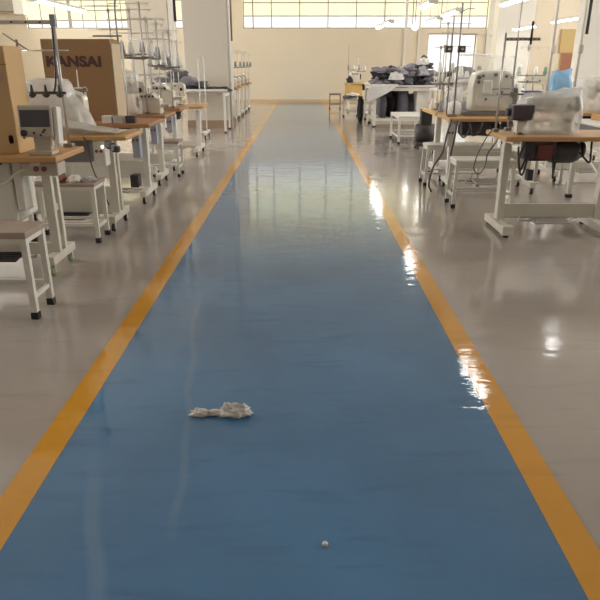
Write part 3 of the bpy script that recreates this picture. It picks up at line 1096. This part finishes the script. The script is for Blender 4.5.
# table with dark fabric in front of the pillar
gt = thing('work_table', (-2.2, 13.3, 0), 'white work table piled with dark fabric before the big left pillar', 'table')
MB().b2((-.75, -.45, .80), (.72, .45, .835)).build('table_top', 'laminate', gt, .006)
for sx in (-.69, .66):
    for sy in (-.39, .39):
        lg = MB().box((sx, sy, .415), (.04, .04, .77)).build('leg', 'white', gt)
        MB().box((sx, sy, .015), (.05, .05, .03)).build('foot', 'rubber', lg)
m = MB().box((0, .39, .72), (1.36, .03, .05)).box((-.69, 0, .72), (.03, .8, .05)).box((.66, 0, .72), (.03, .8, .05))
m.build('apron', 'white', gt)
GL = 'dark garment bundle in the heap on the white table before the pillar'
for k, (x, y, z, s, mm) in enumerate(((-2.68, 13.2, .835, (.26, .24, .11), 'clothdark'), (-2.38, 13.25, .835, (.24, .22, .12), 'clothgrey'),
                                      (-2.52, 13.35, 1.0, (.24, .2, .09), 'clothdark'), (-2.12, 13.2, .835, (.22, .22, .07), 'clothdark'))):
    garment((x, y, z), s, GL, mm, 20 + k, 'dark garment heap before the left pillar', k * .8)
o = MB().sheet(lambda u, v: Vector((-.42 + .88 * u, -.30 + .55 * v, .012 + .022 * abs(noise.noise(Vector((u * 7, v * 5, 4)))) - (max(0, u - .86) * .5) ** 1 * (1 if u > .86 else 0))), 30, 16, .012).build('dark_cloth', 'clothblack')
o.location = (-1.88, 13.2, .85)
tag(o, 'black cloth laid along the aisle end of the white table before the pillar', 'cloth')

# far left row: five small stations against the back
FAR = ('nearest', 'second', 'third', 'fourth', 'farthest')
for k in range(5):
    y = 15.05 + 1.08 * k
    sewing_table((-1.50, y, 0), -1, 'brown topped sewing table in the far left row, %s of five' % FAR[k], L=1.0, dep=.5, top=('woodbrown', 'wood', 'woodtan')[k % 3], legx=(.10, .85), fy=(.0, .0), motor=k < 2)
    overlock((-1.76, y + .25, ZT), -1, 'cream overlock machine in the far left row, %s of five' % FAR[k], s=.85)
    thread_stand((-1.58, y + .12, ZT), .80 + .05 * (k % 2), 'thread stand with cones in the far left row, %s of five' % FAR[k], pins=((-.14, 1), (.06, 1)), zbar=.44, guide=.2, cones=('thread', 'threadgrey'))

# ------------------------------------------------------------------ right row, nearest workstation
ZR = .785
t1 = sewing_table((1.545, 4.82, 0), 1, 'nearest orange edged sewing table on the right with white legs', L=1.2, dep=.56, z=ZR, top='wood', leg='offwhite', legx=(.090, .90), feet='pad',
                  panel=(.115, .225), motor=False, fy=(-.02, .04))
# motor group under the top, seen from the back
m = MB().box((.34, .24, .665), (.22, .18, .165))
mo = m.build('motor', 'dark', t1, .01)
MB().box((.36, .145, .655), (.12, .012, .11)).build('motor_label', 'red', mo, .003)
m = MB().lathe([(.03, -.12), (.085, -.11), (.09, -.05), (.09, .06), (.07, .11), (.03, .12)], (.55, .24, .645), 18, 'X')
m.build('clutch_motor', 'dark', t1)
MB().lathe([(.02, -.014), (.06, -.012), (.064, 0), (.06, .012), (.02, .014)], (.685, .24, .66), 18, 'X').build('pulley', 'plum', t1)
MB().box((.225, .16, .68), (.07, .10, .13)).build('switch_box', 'black', t1, .006)
for k, pts in enumerate(([(.18, .10, .72), (.14, .07, .62), (.155, .06, .53), (.19, .10, .57), (.23, .16, .64)],
                         [(.22, .10, .64), (.19, .07, .52), (.17, .07, .49), (.15, .09, .56), (.14, .12, .70)],
                         [(.42, .12, .64), (.43, .10, .50), (.44, .12, .46), (.46, .16, .58)],
                         [(.62, .12, .66), (.70, .10, .58), (.72, .14, .66), (.74, .2, .74)])):
    cable('power_cable', pts, .008, 'rubber', t1)
cable('power_cable', [(-.012, .35, .80), (-.06, .32, .74), (-.12, .30, .62), (-.14, .30, .50), (-.09, .30, .46), (-.05, .30, .53), (-.04, .30, .62), (.01, .30, .70), (.03, .30, .742)], .005, 'dark', t1)
lk = lockstitch((1.95, 5.12, ZR), 1, 'cream sewing machine under clear plastic on the nearest right table', s=.82, body='white')
cover((1.94, 5.12, ZR), .50, .38, .30, 'clear milky plastic wrapped over the machine on the nearest right table', 'film', 8, (.84, .75), ridge=.16, skew=.0)
mt = thing('drive_unit', (1.70, 5.02, ZR), 'dark drive unit at the aisle end of the nearest right table', 'machine')
MB().box((0, 0, .165), (.17, .13, .115)).build('housing', 'plum', mt, .012)
MB().box((.01, 0, .052), (.08, .07, .104)).build('stem', 'cream', mt, .006)
MB().lathe([(.035, 0), (.045, .006), (.045, .014), (.02, .02)], (.01, 0, 0), 16).build('base', 'dark', mt)
MB().cyl((-.085, 0, .165), (-.115, 0, .165), .03, n=14).build('shaft_cap', 'dark', mt)
# tall stands
ts = thing('thread_stand', (1.572, 5.20, ZR), 'steel thread stand with a slotted cross rail on the nearest right table', 'thread stand')
MB().box((0, 0, .012), (.045, .045, .024)).build('clamp', 'darksteel', ts, .003)
MB().cyl((0, 0, .02), (0, 0, .74), .0085, n=10).build('pole', 'steel', ts)
m = MB().box((.135, 0, .695), (.27, .010, .022))
o = m.build('cross_rail', 'darksteel', ts, .002)
m = MB()
for q in range(7):
    m.b2((.02 + q * .035, -.008, .690), (.04 + q * .035, -.0045, .699))
m.build('rail_slot', 'steel', o)
MB().cyl((.195, -.012, .655), (.195, -.012, .82), .009, n=8).build('hanging_rod', 'rubber', ts)
MB().lathe([(.004, -.02), (.008, -.018), (.008, .02), (.004, .022)], (.185, -.012, .632), 8).build('thread_guide', 'thread', ts)
ts = thing('thread_stand', (1.70, 5.30, ZR), 'tall pale thread stand with a blue spool dish behind the nearest right table machine', 'thread stand')
MB().box((0, 0, .012), (.05, .05, .024)).build('clamp', 'darksteel', ts, .003)
MB().cyl((0, 0, .02), (0, 0, 1.5), .0085, n=10).build('pole', 'steel', ts)
sb = MB().cyl((-.12, 0, .285), (.34, 0, .285), .008, n=8).box((0, 0, .285), (.03, .03, .04)).build('spool_bar', 'darksteel', ts)
MB().lathe([(.02, 0), (.085, .012), (.09, .022), (.05, .024)], (.165, 0, .29), 20).build('spool_dish', 'bluetray', sb)
MB().cyl((.165, 0, .31), (.165, 0, .43), .006, n=8).build('spool_pin', 'thread', sb)
MB().cyl((.04, 0, .38), (.22, 0, .38), .005, n=8).cyl((.08, 0, .35), (.08, -.03, .34), .004, n=6).build('thread_arm', 'darksteel', ts)
stool((1.735, 6.05, 0), .57, .28, .455, 'white stool standing between the nearest and second right tables', rails=2, splay=.015, sq=.03)

# ------------------------------------------------------------------ right row, second workstation with the bagged machine
t2 = sewing_table((1.50, 6.55, 0), 1, 'orange topped sewing table on the right under the bagged white machine', L=1.2, dep=.62, z=ZR, top='wood', legx=(.10, .94), panel=(.24, .42), fy=(.0, .1),
                  motor=True, box=(.03, .62, (.07, .12, .24), 'white'))
MB().b2((.86, -.02, .155), (.92, .06, .27)).build('power_box', 'black', t2, .005)
for k, pts in enumerate(([(.02, -.02, .77), (-.02, -.03, .62), (-.05, -.03, .45), (-.13, -.02, .30), (-.16, .0, .12), (-.12, .05, .03)],
                         [(.08, -.02, .76), (.06, -.03, .58), (.04, -.02, .42), (.06, .02, .32)],
                         [(.20, -.02, .74), (.24, -.03, .62), (.30, -.03, .66), (.34, .0, .74)],
                         [(.12, -.01, .75), (.10, -.03, .66), (.16, -.03, .60), (.22, .02, .70)])):
    cable('power_cable', pts, .010, 'dark', t2)
MB().b2((.16, .10, .60), (.46, .30, .745)).build('oil_pan', 'dark', t2, .02)
big = thing('sewing_machine', (1.985, 6.95, ZR), 'large cream industrial machine with black knobs under a clear bag', 'sewing machine')
MB().b2((-.27, -.12, 0), (.27, .14, .045)).build('bed', 'dark', big, .008)
prof = [(-.20, .045), (.24, .045), (.25, .30), (.22, .41), (.14, .455), (-.10, .455), (-.18, .42), (-.205, .30)]
MB().prism(prof, -.10, .12).build('body', 'cream', big, .02)
MB().b2((-.10, -.135, .22), (.0, -.10, .36)).build('front_cover', 'white', big, .02)
MB().b2((-.16, -.125, .09), (.14, -.10, .20)).build('lower_cover', 'offwhite', big, .012)
for (x, z, r) in ((-.11, .40, .016), (.02, .41, .020), (.13, .395, .016), (.20, .385, .018), (-.15, .385, .022), (-.15, .34, .018), (-.06, .17, .014), (.10, .24, .014)):
    MB().lathe([(r, 0), (r * .9, .022), (r * .5, .03)], (x, -.135, z), 12, 'Y').build('knob', 'black', big)
MB().cyl((.0, -.13, .27), (.24, -.14, .28), .008, n=8).build('lever_rod', 'darksteel', big)
MB().box((.235, -.14, .20), (.045, .04, .16)).build('handle', 'black', big, .006)
MB().lathe([(.03, 0), (.09, .006), (.10, .02), (.10, .035), (.03, .045)], (.262, 0, .22), 20, 'X').build('handwheel', 'offwhite', big)
cover((1.97, 6.98, ZR), .74, .52, .60, 'clear plastic bag peaked over the large cream machine on the right', 'filmclear', 11, (.80, .6), ridge=-.10, amp=.03)
ts = thing('thread_stand', (1.565, 6.75, ZR), 'twin pole thread stand with two dark clamps before the bright back window', 'thread stand')
MB().box((.0, 0, .012), (.10, .06, .024)).build('clamp', 'darksteel', ts, .004)
MB().cyl((.02, 0, .02), (.02, 0, 1.08), .009, n=10).build('pole', 'darksteel', ts)
MB().cyl((-.055, 0, .02), (-.055, 0, .96), .007, n=10).build('pole', 'darksteel', ts)
for x in (-.085, .045):
    b = MB().box((x, 0, .655), (.075, .05, .065)).build('clamp_block', 'plum', ts, .006)
    MB().cyl((x, -.025, .655), (x, -.05, .655), .012, n=10).build('clamp_screw', 'steel', b)
MB().curve([(-.01, 0, .98), (.06, 0, 1.02), (.14, 0, 1.03)], .005).build('thread_arm', 'steel', ts)
o = MB().lathe([(.05, 0), (.075, .02), (.08, .09), (.065, .13), (.02, .15)], (0, 0, 0), 20).build('thread_cone', 'thread')
o.location = (1.62, 6.90, ZR)
tag(o, 'fat white thread cone at the aisle end of the second right table', 'thread cone')
stool((1.70, 7.22, 0), .60, .28, .455, 'white stool standing between the second and third right tables', rails=2, splay=.02, sq=.028)

# ------------------------------------------------------------------ right row, third and fourth workstations
t3 = sewing_table((1.52, 7.36, 0), 1, 'yellow topped sewing table on the right, third from the camera', L=1.2, dep=.84, z=.78, top='woodyellow', legx=(.12, 1.0), treadle=False, panel=(.20, .34), fy=(.0, .1))
o = cover((1.76, 7.62, .78), .20, .22, .26, 'grey plastic hood over a motor on the third right table', 'film', 14, (.8, .8))
MBo = MB().lathe([(.03, 0), (.085, .01), (.085, .17), (.06, .20), (.02, .21)], (0, 0, 0), 18).build('motor', 'clothmid')
MBo.location = (1.76, 7.62, .78)
tag(MBo, 'grey round motor under the hood on the third right table', 'motor')
lockstitch((2.15, 8.2, .78), 1, 'cream sewing machine on the third right table behind the twin poles', s=1.0, body='offwhite')
thread_stand((1.78, 8.25, .78), 1.0, 'thread stand with grey cones on the third right table', d=1, pins=((-.06, 1), (.12, 1), (.26, 1)), zbar=.28, cones=('threadgrey', 'thread'))
thread_stand((1.72, 8.08, .78), .74, 'short pale thread stand at the rear corner of the third right table', d=1, pins=((.12, 0), (.30, 1)), zbar=.30, mat_='white')
garment((1.72, 8.10, .78), (.05, .05, .04), 'black cloth scrap at the aisle corner of the third right table', 'clothblack', 31, None, 0, 1.0, .4).name = 'cloth_scrap'
overlock((2.02, 7.62, .78), 1, 'cream overlock machine at the front of the third right table', s=.85)
thread_stand((1.62, 7.80, .78), .72, 'slim white pinned stand at the aisle end of the third right table', d=1, pins=((-.05, 0), (.09, 0)), zbar=.30, mat_='white')
thread_stand((2.05, 7.95, .78), .86, 'dark thread stand with three cones behind the overlock on the third right table', d=1, pins=((-.14, 1), (.08, 1), (.18, 1)), zbar=.36, mat_='darksteel', levels=(.62,), cones=('thread', 'threadgrey', 'thread'))
for k, (x, y, mm, lab) in enumerate(((1.60, 7.46, 'threadgrey', 'grey thread cone at the very aisle corner of the third right table'), (1.86, 7.44, 'dark', 'dark thread cone at the front edge of the third right table'), (1.60, 7.95, 'thread', 'white thread cone at the aisle edge of the third right table'))):
    o = MB().lathe([(.034, 0), (.038, .01), (.024, .12), (.008, .125)], (0, 0, 0), 14).build('thread_cone', mm)
    o.location = (x, y, .78)
    tag(o, lab, 'thread cone')
rt = thing('work_table', (3.35, 12.9, 0), 'white work table with dark garments behind the bagged machine on the right', 'table')
MB().b2((-.75, -.5, .80), (.75, .5, .835)).build('table_top', 'laminate', rt, .006)
for sx in (-.69, .69):
    for sy in (-.44, .44):
        lg = MB().box((sx, sy, .415), (.045, .045, .77)).build('leg', 'white', rt, .003)
        MB().box((sx, sy, .015), (.055, .055, .03)).build('foot', 'rubber', lg)
for k, (x, z, w, hs, mm) in enumerate(((2.80, .835, .18, .12, 'clothgrey'), (3.08, .835, .18, .15, 'clothdark'), (3.38, .835, .2, .12, 'clothgrey'), (3.70, .835, .18, .13, 'clothmid'), (2.92, 1.02, .14, .11, 'clothblack'), (3.22, 1.03, .16, .10, 'clothgrey'))):
    garment((x, 12.75, z), (w, .2, hs), 'dark garment bundle heaped on the white table behind the bagged machine', mm, 130 + k, 'garment heap behind the bagged machine', .6 * k, 1.0, .7)
t4 = sewing_table((1.90, 9.3, 0), 1, 'brown topped sewing table on the right, fourth from the camera', L=1.2, dep=.6, z=.78, top='wood', legx=(.12, 1.0), fy=(.0, .1))
lockstitch((2.35, 9.6, .78), 1, 'white sewing machine on the fourth right table', s=1.05, body='white')
thread_stand((2.05, 9.45, .78), .95, 'thread stand with white cones on the fourth right table', d=1, pins=((-.08, 1), (.10, 1)), zbar=.40)
garment((2.30, 9.45, 1.118 + .0), (.20, .10, .10), 'black cloth thrown over the white machine on the fourth right table', 'clothblack', 33, None, .2, 1.0, .4).name = 'cloth_scrap'
bb = thing('blower_unit', (2.02, 10.5, 0), 'dark floor standing motor unit behind the fourth right table', 'machine')
MB().b2((-.16, -.16, .04), (.16, .16, .10)).build('base', 'dark', bb, .01)
MB().lathe([(.05, -.16), (.14, -.15), (.15, 0), (.14, .15), (.05, .16)], (0, 0, .25), 18, 'X').build('housing', 'dark', bb)
MB().box((0, 0, .50), (.18, .16, .24)).build('control_box', 'black', bb, .01)
for x in (-.12, .12):
    for y in (-.12, .12):
        MB().cyl((x, y, 0), (x, y, .04), .02, n=8).build('foot', 'rubber', bb)
stool((1.90, 11.5, 0), .50, 1.05, .47, 'pale metal frame bench before the garment table', seat='laminate', rails=2, th=.02, name='bench', sq=.04)

# ------------------------------------------------------------------ garment table
gt = thing('work_table', (2.20, 15.2, 0), 'long white work table heaped with garments right of the walkway', 'table')
MB().b2((-.66, -1.1, .835), (.66, 1.1, .87)).build('table_top', 'laminate', gt, .006)
for sx in (-.61, .61):
    for sy in (-1.04, 0, 1.04):
        lg = MB().box((sx, sy, .4325), (.055, .055, .805)).build('leg', 'white', gt, .003)
        MB().box((sx, sy, .015), (.065, .065, .03)).build('foot', 'rubber', lg)
m = MB().box((0, -1.04, .79), (1.2, .04, .07)).box((-.61, 0, .79), (.04, 2.08, .07)).box((.61, 0, .79), (.04, 2.08, .07)).box((0, 1.04, .79), (1.2, .04, .07))
m.build('apron', 'white', gt)
MB().b2((-.62, -1.06, .13), (.62, 1.06, .18)).build('lower_shelf', 'laminate', gt, .004)
MB().b2((.30, -1.0, .18), (.58, -.55, .80)).build('drawer_unit', 'white', gt, .006)
SH = 'dark garment bundle stored on the lower shelf of the long garment table'
for k in range(4):
    garment((1.78 + .22 * k, 14.55 + .25 * (k % 2), .18), (.105, .30, .24 + .05 * (k % 3)), SH, ('clothdark', 'clothblack', 'clothdark', 'clothgrey')[k % 4], 40 + k, 'garment bundles on the lower shelf', .1 * k, .7, .35)
GP = 'grey and charcoal garment bundle in the heap on the long garment table'
rr = random.Random(11)
heap = []
for (x, z, hs) in ((1.66, .87, .10), (1.86, .87, .13), (2.08, .87, .12), (2.30, .87, .13), (2.52, .87, .14), (2.74, .87, .13),
                   (1.72, 1.00, .10), (1.92, 1.04, .10), (2.16, 1.04, .08), (2.40, 1.05, .10), (2.60, 1.06, .12), (2.76, 1.05, .10),
                   (1.74, 1.12, .08), (2.46, 1.17, .08), (2.66, 1.20, .09), (1.94, 1.15, .06)):
    heap.append((x, 14.40 + rr.uniform(-.06, .10), z, hs))
for (x, z, hs) in ((1.75, .87, .12), (2.05, .87, .14), (2.38, .87, .13), (2.68, .87, .14), (1.9, 1.06, .11), (2.2, 1.06, .12), (2.55, 1.10, .12)):
    heap.append((x, 14.95 + rr.uniform(-.06, .10), z, hs))
for k, (x, y, z, hs) in enumerate(heap):
    mm = ('clothgrey', 'clothmid', 'clothdark', 'clothgrey', 'clothmid', 'clothblack', 'clothgrey')[(k * 3 + k // 5) % 7]
    garment((x, y, z), (.15 + rr.uniform(-.03, .05), .20, hs), GP, mm, 60 + k, 'garment heap on the long table', rr.uniform(-.9, .9), 1.0, .75)
garment((1.93, 14.30, 1.17), (.075, .07, .07), 'black rolled garment on top of the left half of the garment heap', 'clothblack', 91, None, .3, 1.0, .4)
garment((2.62, 14.34, 1.28), (.13, .11, .10), 'white garment on top of the right end of the garment heap', 'clothwhite', 92, None, .3, 1.0, .6)
garment((2.63, 14.36, 1.38), (.06, .06, .07), 'small dark bundle crowning the right end of the garment heap', 'clothdark', 93, None, .3, 1.0, .4)
garment((2.02, 14.16, .98), (.13, .07, .10), 'pale ash garment slumped over the front of the garment heap', 'clothwhite', 94, None, -.4, 1.0, .6)
o = MB().sheet(lambda u, v: Vector((-.27 + .62 * u - .03 * (1 - v), -.03 - .02 * noise.noise(Vector((u * 7, v * 3, 1))) if v < .55 else -.03 + (v - .55) * .7,
                                    (.01 - (.55 - v) * (.62 * (1 - u) ** .8 + .05)) if v < .55 else .01 + .01 * noise.noise(Vector((u * 6, v * 6, 1))))), 24, 20, .008).build('white_cloth', 'clothwhite')
o.location = (1.72, 14.09, .872)
tag(o, 'white cloth hanging over the walkway corner of the garment table', 'cloth')
o = MB().lump((0, 0, .27), (.07, .14, .28), 97, .25, 2, 14, .6).build('hanging_garment', 'clothblack')
o.location = (1.41, 15.6, 0)
tag(o, 'black garment standing in a bundle beside the garment table', 'clothing')

# ------------------------------------------------------------------ far right corner before the back wall
t5 = sewing_table((1.22, 18.6, 0), 1, 'yellow topped sewing table beside the back wall right of the walkway', L=1.2, dep=.6, z=.80, top='woodyellow', legx=(.12, 1.0))
MB().b2((.02, .05, .42), (.5, .45, .76)).build('side_panel', 'woodyellow', t5, .01)
overlock((1.50, 18.9, .80), 1, 'dark handled overlock machine near the back wall on the right', s=1.0)
thread_stand((1.32, 18.8, .80), .98, 'tall thread stand before the back wall right of the walkway', d=1, pins=((-.0, 1), (.16, 1), (.30, 1)), zbar=.34, mat_='darksteel', cones=('threadgrey', 'thread'))
thread_stand((1.62, 19.1, .80), .72, 'white thread stand near the back wall on the right', d=1, pins=((-.02, 1), (.2, 1)), zbar=.30, mat_='white')
garment((1.36, 18.72, .80), (.09, .08, .12), 'black cloth bundle on the yellow table near the back wall', 'clothblack', 98, None, .3, 1.0, .4)
stool((1.02, 20.1, 0), .36, .36, .46, 'thin dark framed stool nearest the back wall', seat='darksteel', leg='darksteel', th=.02, rails=2, sq=.02)
stool((1.28, 17.1, 0), .40, .36, .46, 'steel stool with cloth heaped on it near the back wall', seat='steel', leg='steel', th=.02, rails=2, sq=.022)
garment((1.24, 17.08, .46), (.20, .16, .055), 'dark cloth heaped on the steel stool near the back wall', 'clothdark', 99, None, .2, .9, .4)
garment((1.32, 17.02, .53), (.15, .12, .045), 'white cloth on top of the heaped steel stool near the back wall', 'clothwhite', 100, None, .2, .9, .4)

# ------------------------------------------------------------------ second column of workstations on the right
ht = thing('helper_table', (3.30, 6.0, 0), 'white topped helper table with grey apron beyond the nearest right table', 'table')
MB().b2((-.58, -.50, .755), (.60, .50, .785)).build('table_top', 'laminate', ht, .006)
MB().b2((-.555, -.48, .655), (.57, .48, .755)).build('apron', 'grey', ht, .004)
for sx, sy in ((-.52, .44), (-.52, -.42), (.52, .44), (.52, -.42)):
    lg = MB().box((sx, sy, .345), (.045, .045, .62)).build('leg', 'white', ht, .003)
    MB().box((sx, sy, .0175), (.058, .058, .035)).build('foot', 'rubber', lg)
m = MB().box((-.52, 0, .40), (.025, .85, .03), rx=.36).box((0, .44, .15), (1.0, .025, .03))
m.build('brace', 'white', ht)
tr = thing('parts_tray', (3.05, 6.33, .785), 'orange edged wooden tray of pale parts on the white helper table', 'tray')
MB().b2((-.16, -.09, 0), (.22, .09, .012)).build('tray_base', 'wood', tr)
m = MB().b2((-.16, -.10, 0), (.22, -.088, .06)).b2((-.16, .088, 0), (.22, .10, .06)).b2((-.17, -.10, 0), (-.158, .10, .06)).b2((.218, -.10, 0), (.23, .10, .06))
m.build('tray_rim', 'wood', tr)
for k in range(4):
    o = MB().lump((0, 0, .025), (.04, .06, .03), 110 + k, .2, 2, 8, 1.0).build('cloth_part', ('rag', 'clothwhite', 'clothmid', 'rag')[k])
    o.location = (2.96 + .085 * k, 6.33, .797)
    tag(o, 'small pale cloth part lying in the orange edged tray', 'cloth', 'cloth parts in the tray')
sewing_table((2.85, 7.35, 0), 1, 'orange edged sewing table in the second column on the right, nearest', L=1.3, dep=.6, z=.78, top='wood', legx=(.12, 1.1))
lockstitch((3.62, 7.65, .78), 1, 'cream sewing machine in the second column on the right, nearest', s=1.0)
cover((3.58, 7.62, .78), .86, .44, .36, 'wide milky plastic cover in the second column at the right edge', 'film', 17, (.85, .7))
sewing_table((3.10, 9.1, 0), 1, 'white sewing table in the second column on the right, behind the plastic cover', L=1.3, dep=.6, z=.78, top='laminate', legx=(.12, 1.1))
cover((2.95, 7.52, .78), .24, .22, .45, 'blue plastic bag of thread standing between two white poles', 'cyanfilm', 19, (.85, .8), cat='plastic bag', name='plastic_bag')
for k in range(3):
    o = MB().lathe([(.020, 0), (.024, .02), (.018, .26), (.008, .27)], (0, 0, 0), 12).build('thread_cone', 'thread')
    o.location = (2.90 + .05 * k, 7.50 + .04 * (k % 2), .782)
    tag(o, 'white thread cone inside the blue plastic bag', 'thread cone', 'thread cones in the blue bag')
sewing_table((3.30, 10.9, 0), 1, 'brown sewing table in the second column on the right, farthest', L=1.3, dep=.6, z=.78, top='laminate', legx=(.12, 1.1))
lockstitch((4.0, 11.2, .78), 1, 'cream sewing machine in the second column on the right, farthest', s=1.0)
thread_stand((3.75, 11.0, .78), .80, 'thread stand with green cones far in the second column on the right', d=1, pins=((-.14, 1), (.14, 1), (.3, 1)), zbar=.34, cones=('greenleaf', 'thread'))
for (x, y, lab) in ((2.71, 7.25, 'slim white power pole left of the blue plastic bag'), (2.99, 7.20, 'slim white power pole right of the blue plastic bag')):
    p = thing('power_pole', (x, y, 0), lab, 'pole')
    MB().cyl((0, 0, .012), (0, 0, ZC), .016, n=10).build('pole', 'white', p)
    MB().cyl((0, 0, 0), (0, 0, .012), .05, n=14).build('base_flange', 'steel', p)
    MB().box((0, -.022, 1.45), (.05, .03, .09)).build('socket_box', 'steel' if x > 2.9 else 'white', p, .004)
hr = thing('hanging_hook', (4.09, 9.7, ZC), 'dark rod hanging from the ceiling in front of the right pillar', 'rod')
MB().cyl((0, 0, -3.05), (0, 0, 0), .006, n=8).build('wire', 'white', hr)
MB().cyl((0, 0, -3.05), (0, 0, -2.55), .022, n=10).build('handle', 'black', hr)
hb = thing('hanging_bulb', (2.97, 17.8, ZC), 'small lit bulb hanging on a dark wire before the back window', 'lamp')
MB().cyl((0, 0, -2.42), (0, 0, 0), .009, n=8).build('wire', 'dark', hb)
MB().lathe([(.02, -2.44), (.05, -2.47), (.085, -2.53), (.07, -2.59), (.02, -2.62)], (0, 0, 0), 14).build('bulb', 'tube', hb)
# boards on the wall far to the right
for (x, z, w, h, mm, lab) in ((9.47, 2.05, .80, .72, 'boardyellow', 'ochre notice board on the far wall between the right pillars'),
                              (9.47, 1.32, .60, .66, 'boardred', 'reddish notice board below the ochre one on the far wall')):
    b = thing('notice_board', (x, YB, z), lab, 'notice board')
    MB().b2((-w / 2, -.03, -h / 2), (w / 2, 0, h / 2)).build('panel', mm, b)
    m = MB().b2((-w / 2 - .02, -.04, -h / 2 - .02), (w / 2 + .02, 0, -h / 2)).b2((-w / 2 - .02, -.04, h / 2), (w / 2 + .02, 0, h / 2 + .02)).b2((-w / 2 - .02, -.04, -h / 2), (-w / 2, 0, h / 2)).b2((w / 2, -.04, -h / 2), (w / 2 + .02, 0, h / 2))
    m.build('board_frame', 'wood', b)
vb = thing('air_unit', (-9.95, 23.585, 2.98), 'grey air unit fixed high on the back wall at upper left', 'air conditioner')
MB().b2((-.5, -.35, 0), (.1, 0, .95)).build('case', 'frame', vb, .02)
MB().b2((.1, -.35, -.1), (.45, 0, .95)).build('duct', 'white', vb, .03)

# ------------------------------------------------------------------ on the floor
def ragfn():
    mb = MB()
    mb.lump((.060, 0, .014), (.060, .024, .030), 7, .5, 2.4, 20, 1.0)
    mb.lump((-.012, .004, .007), (.045, .015, .014), 9, .5, 2.2, 14, 1.0)
    mb.lump((-.076, .0, .008), (.036, .018, .018), 12, .5, 2.4, 16, 1.0)
    mb.lump((.030, .005, .036), (.014, .010, .016), 15, .5, 2, 10, 1.0, False)
    mb.lump((.098, .0, .034), (.010, .009, .018), 16, .5, 2, 10, 1.0, False)
    mb.lump((.062, .004, .040), (.016, .010, .012), 18, .5, 2, 10, 1.0, False)
    return mb


o = ragfn().build('rag', 'rag')
o.location = (-.325, 2.13, .0016)
tag(o, 'crumpled cream rag lying on the blue walkway', 'rag')
o = MB().lathe([(.004, 0), (.0085, .001), (.0095, .006), (.006, .012), (.002, .013)], (0, 0, 0), 8).build('screw_cap', 'steel')
o.location = (.068, 1.42, .0016)
tag(o, 'tiny metal screw cap lying on the blue walkway nearest the camera', 'screw')
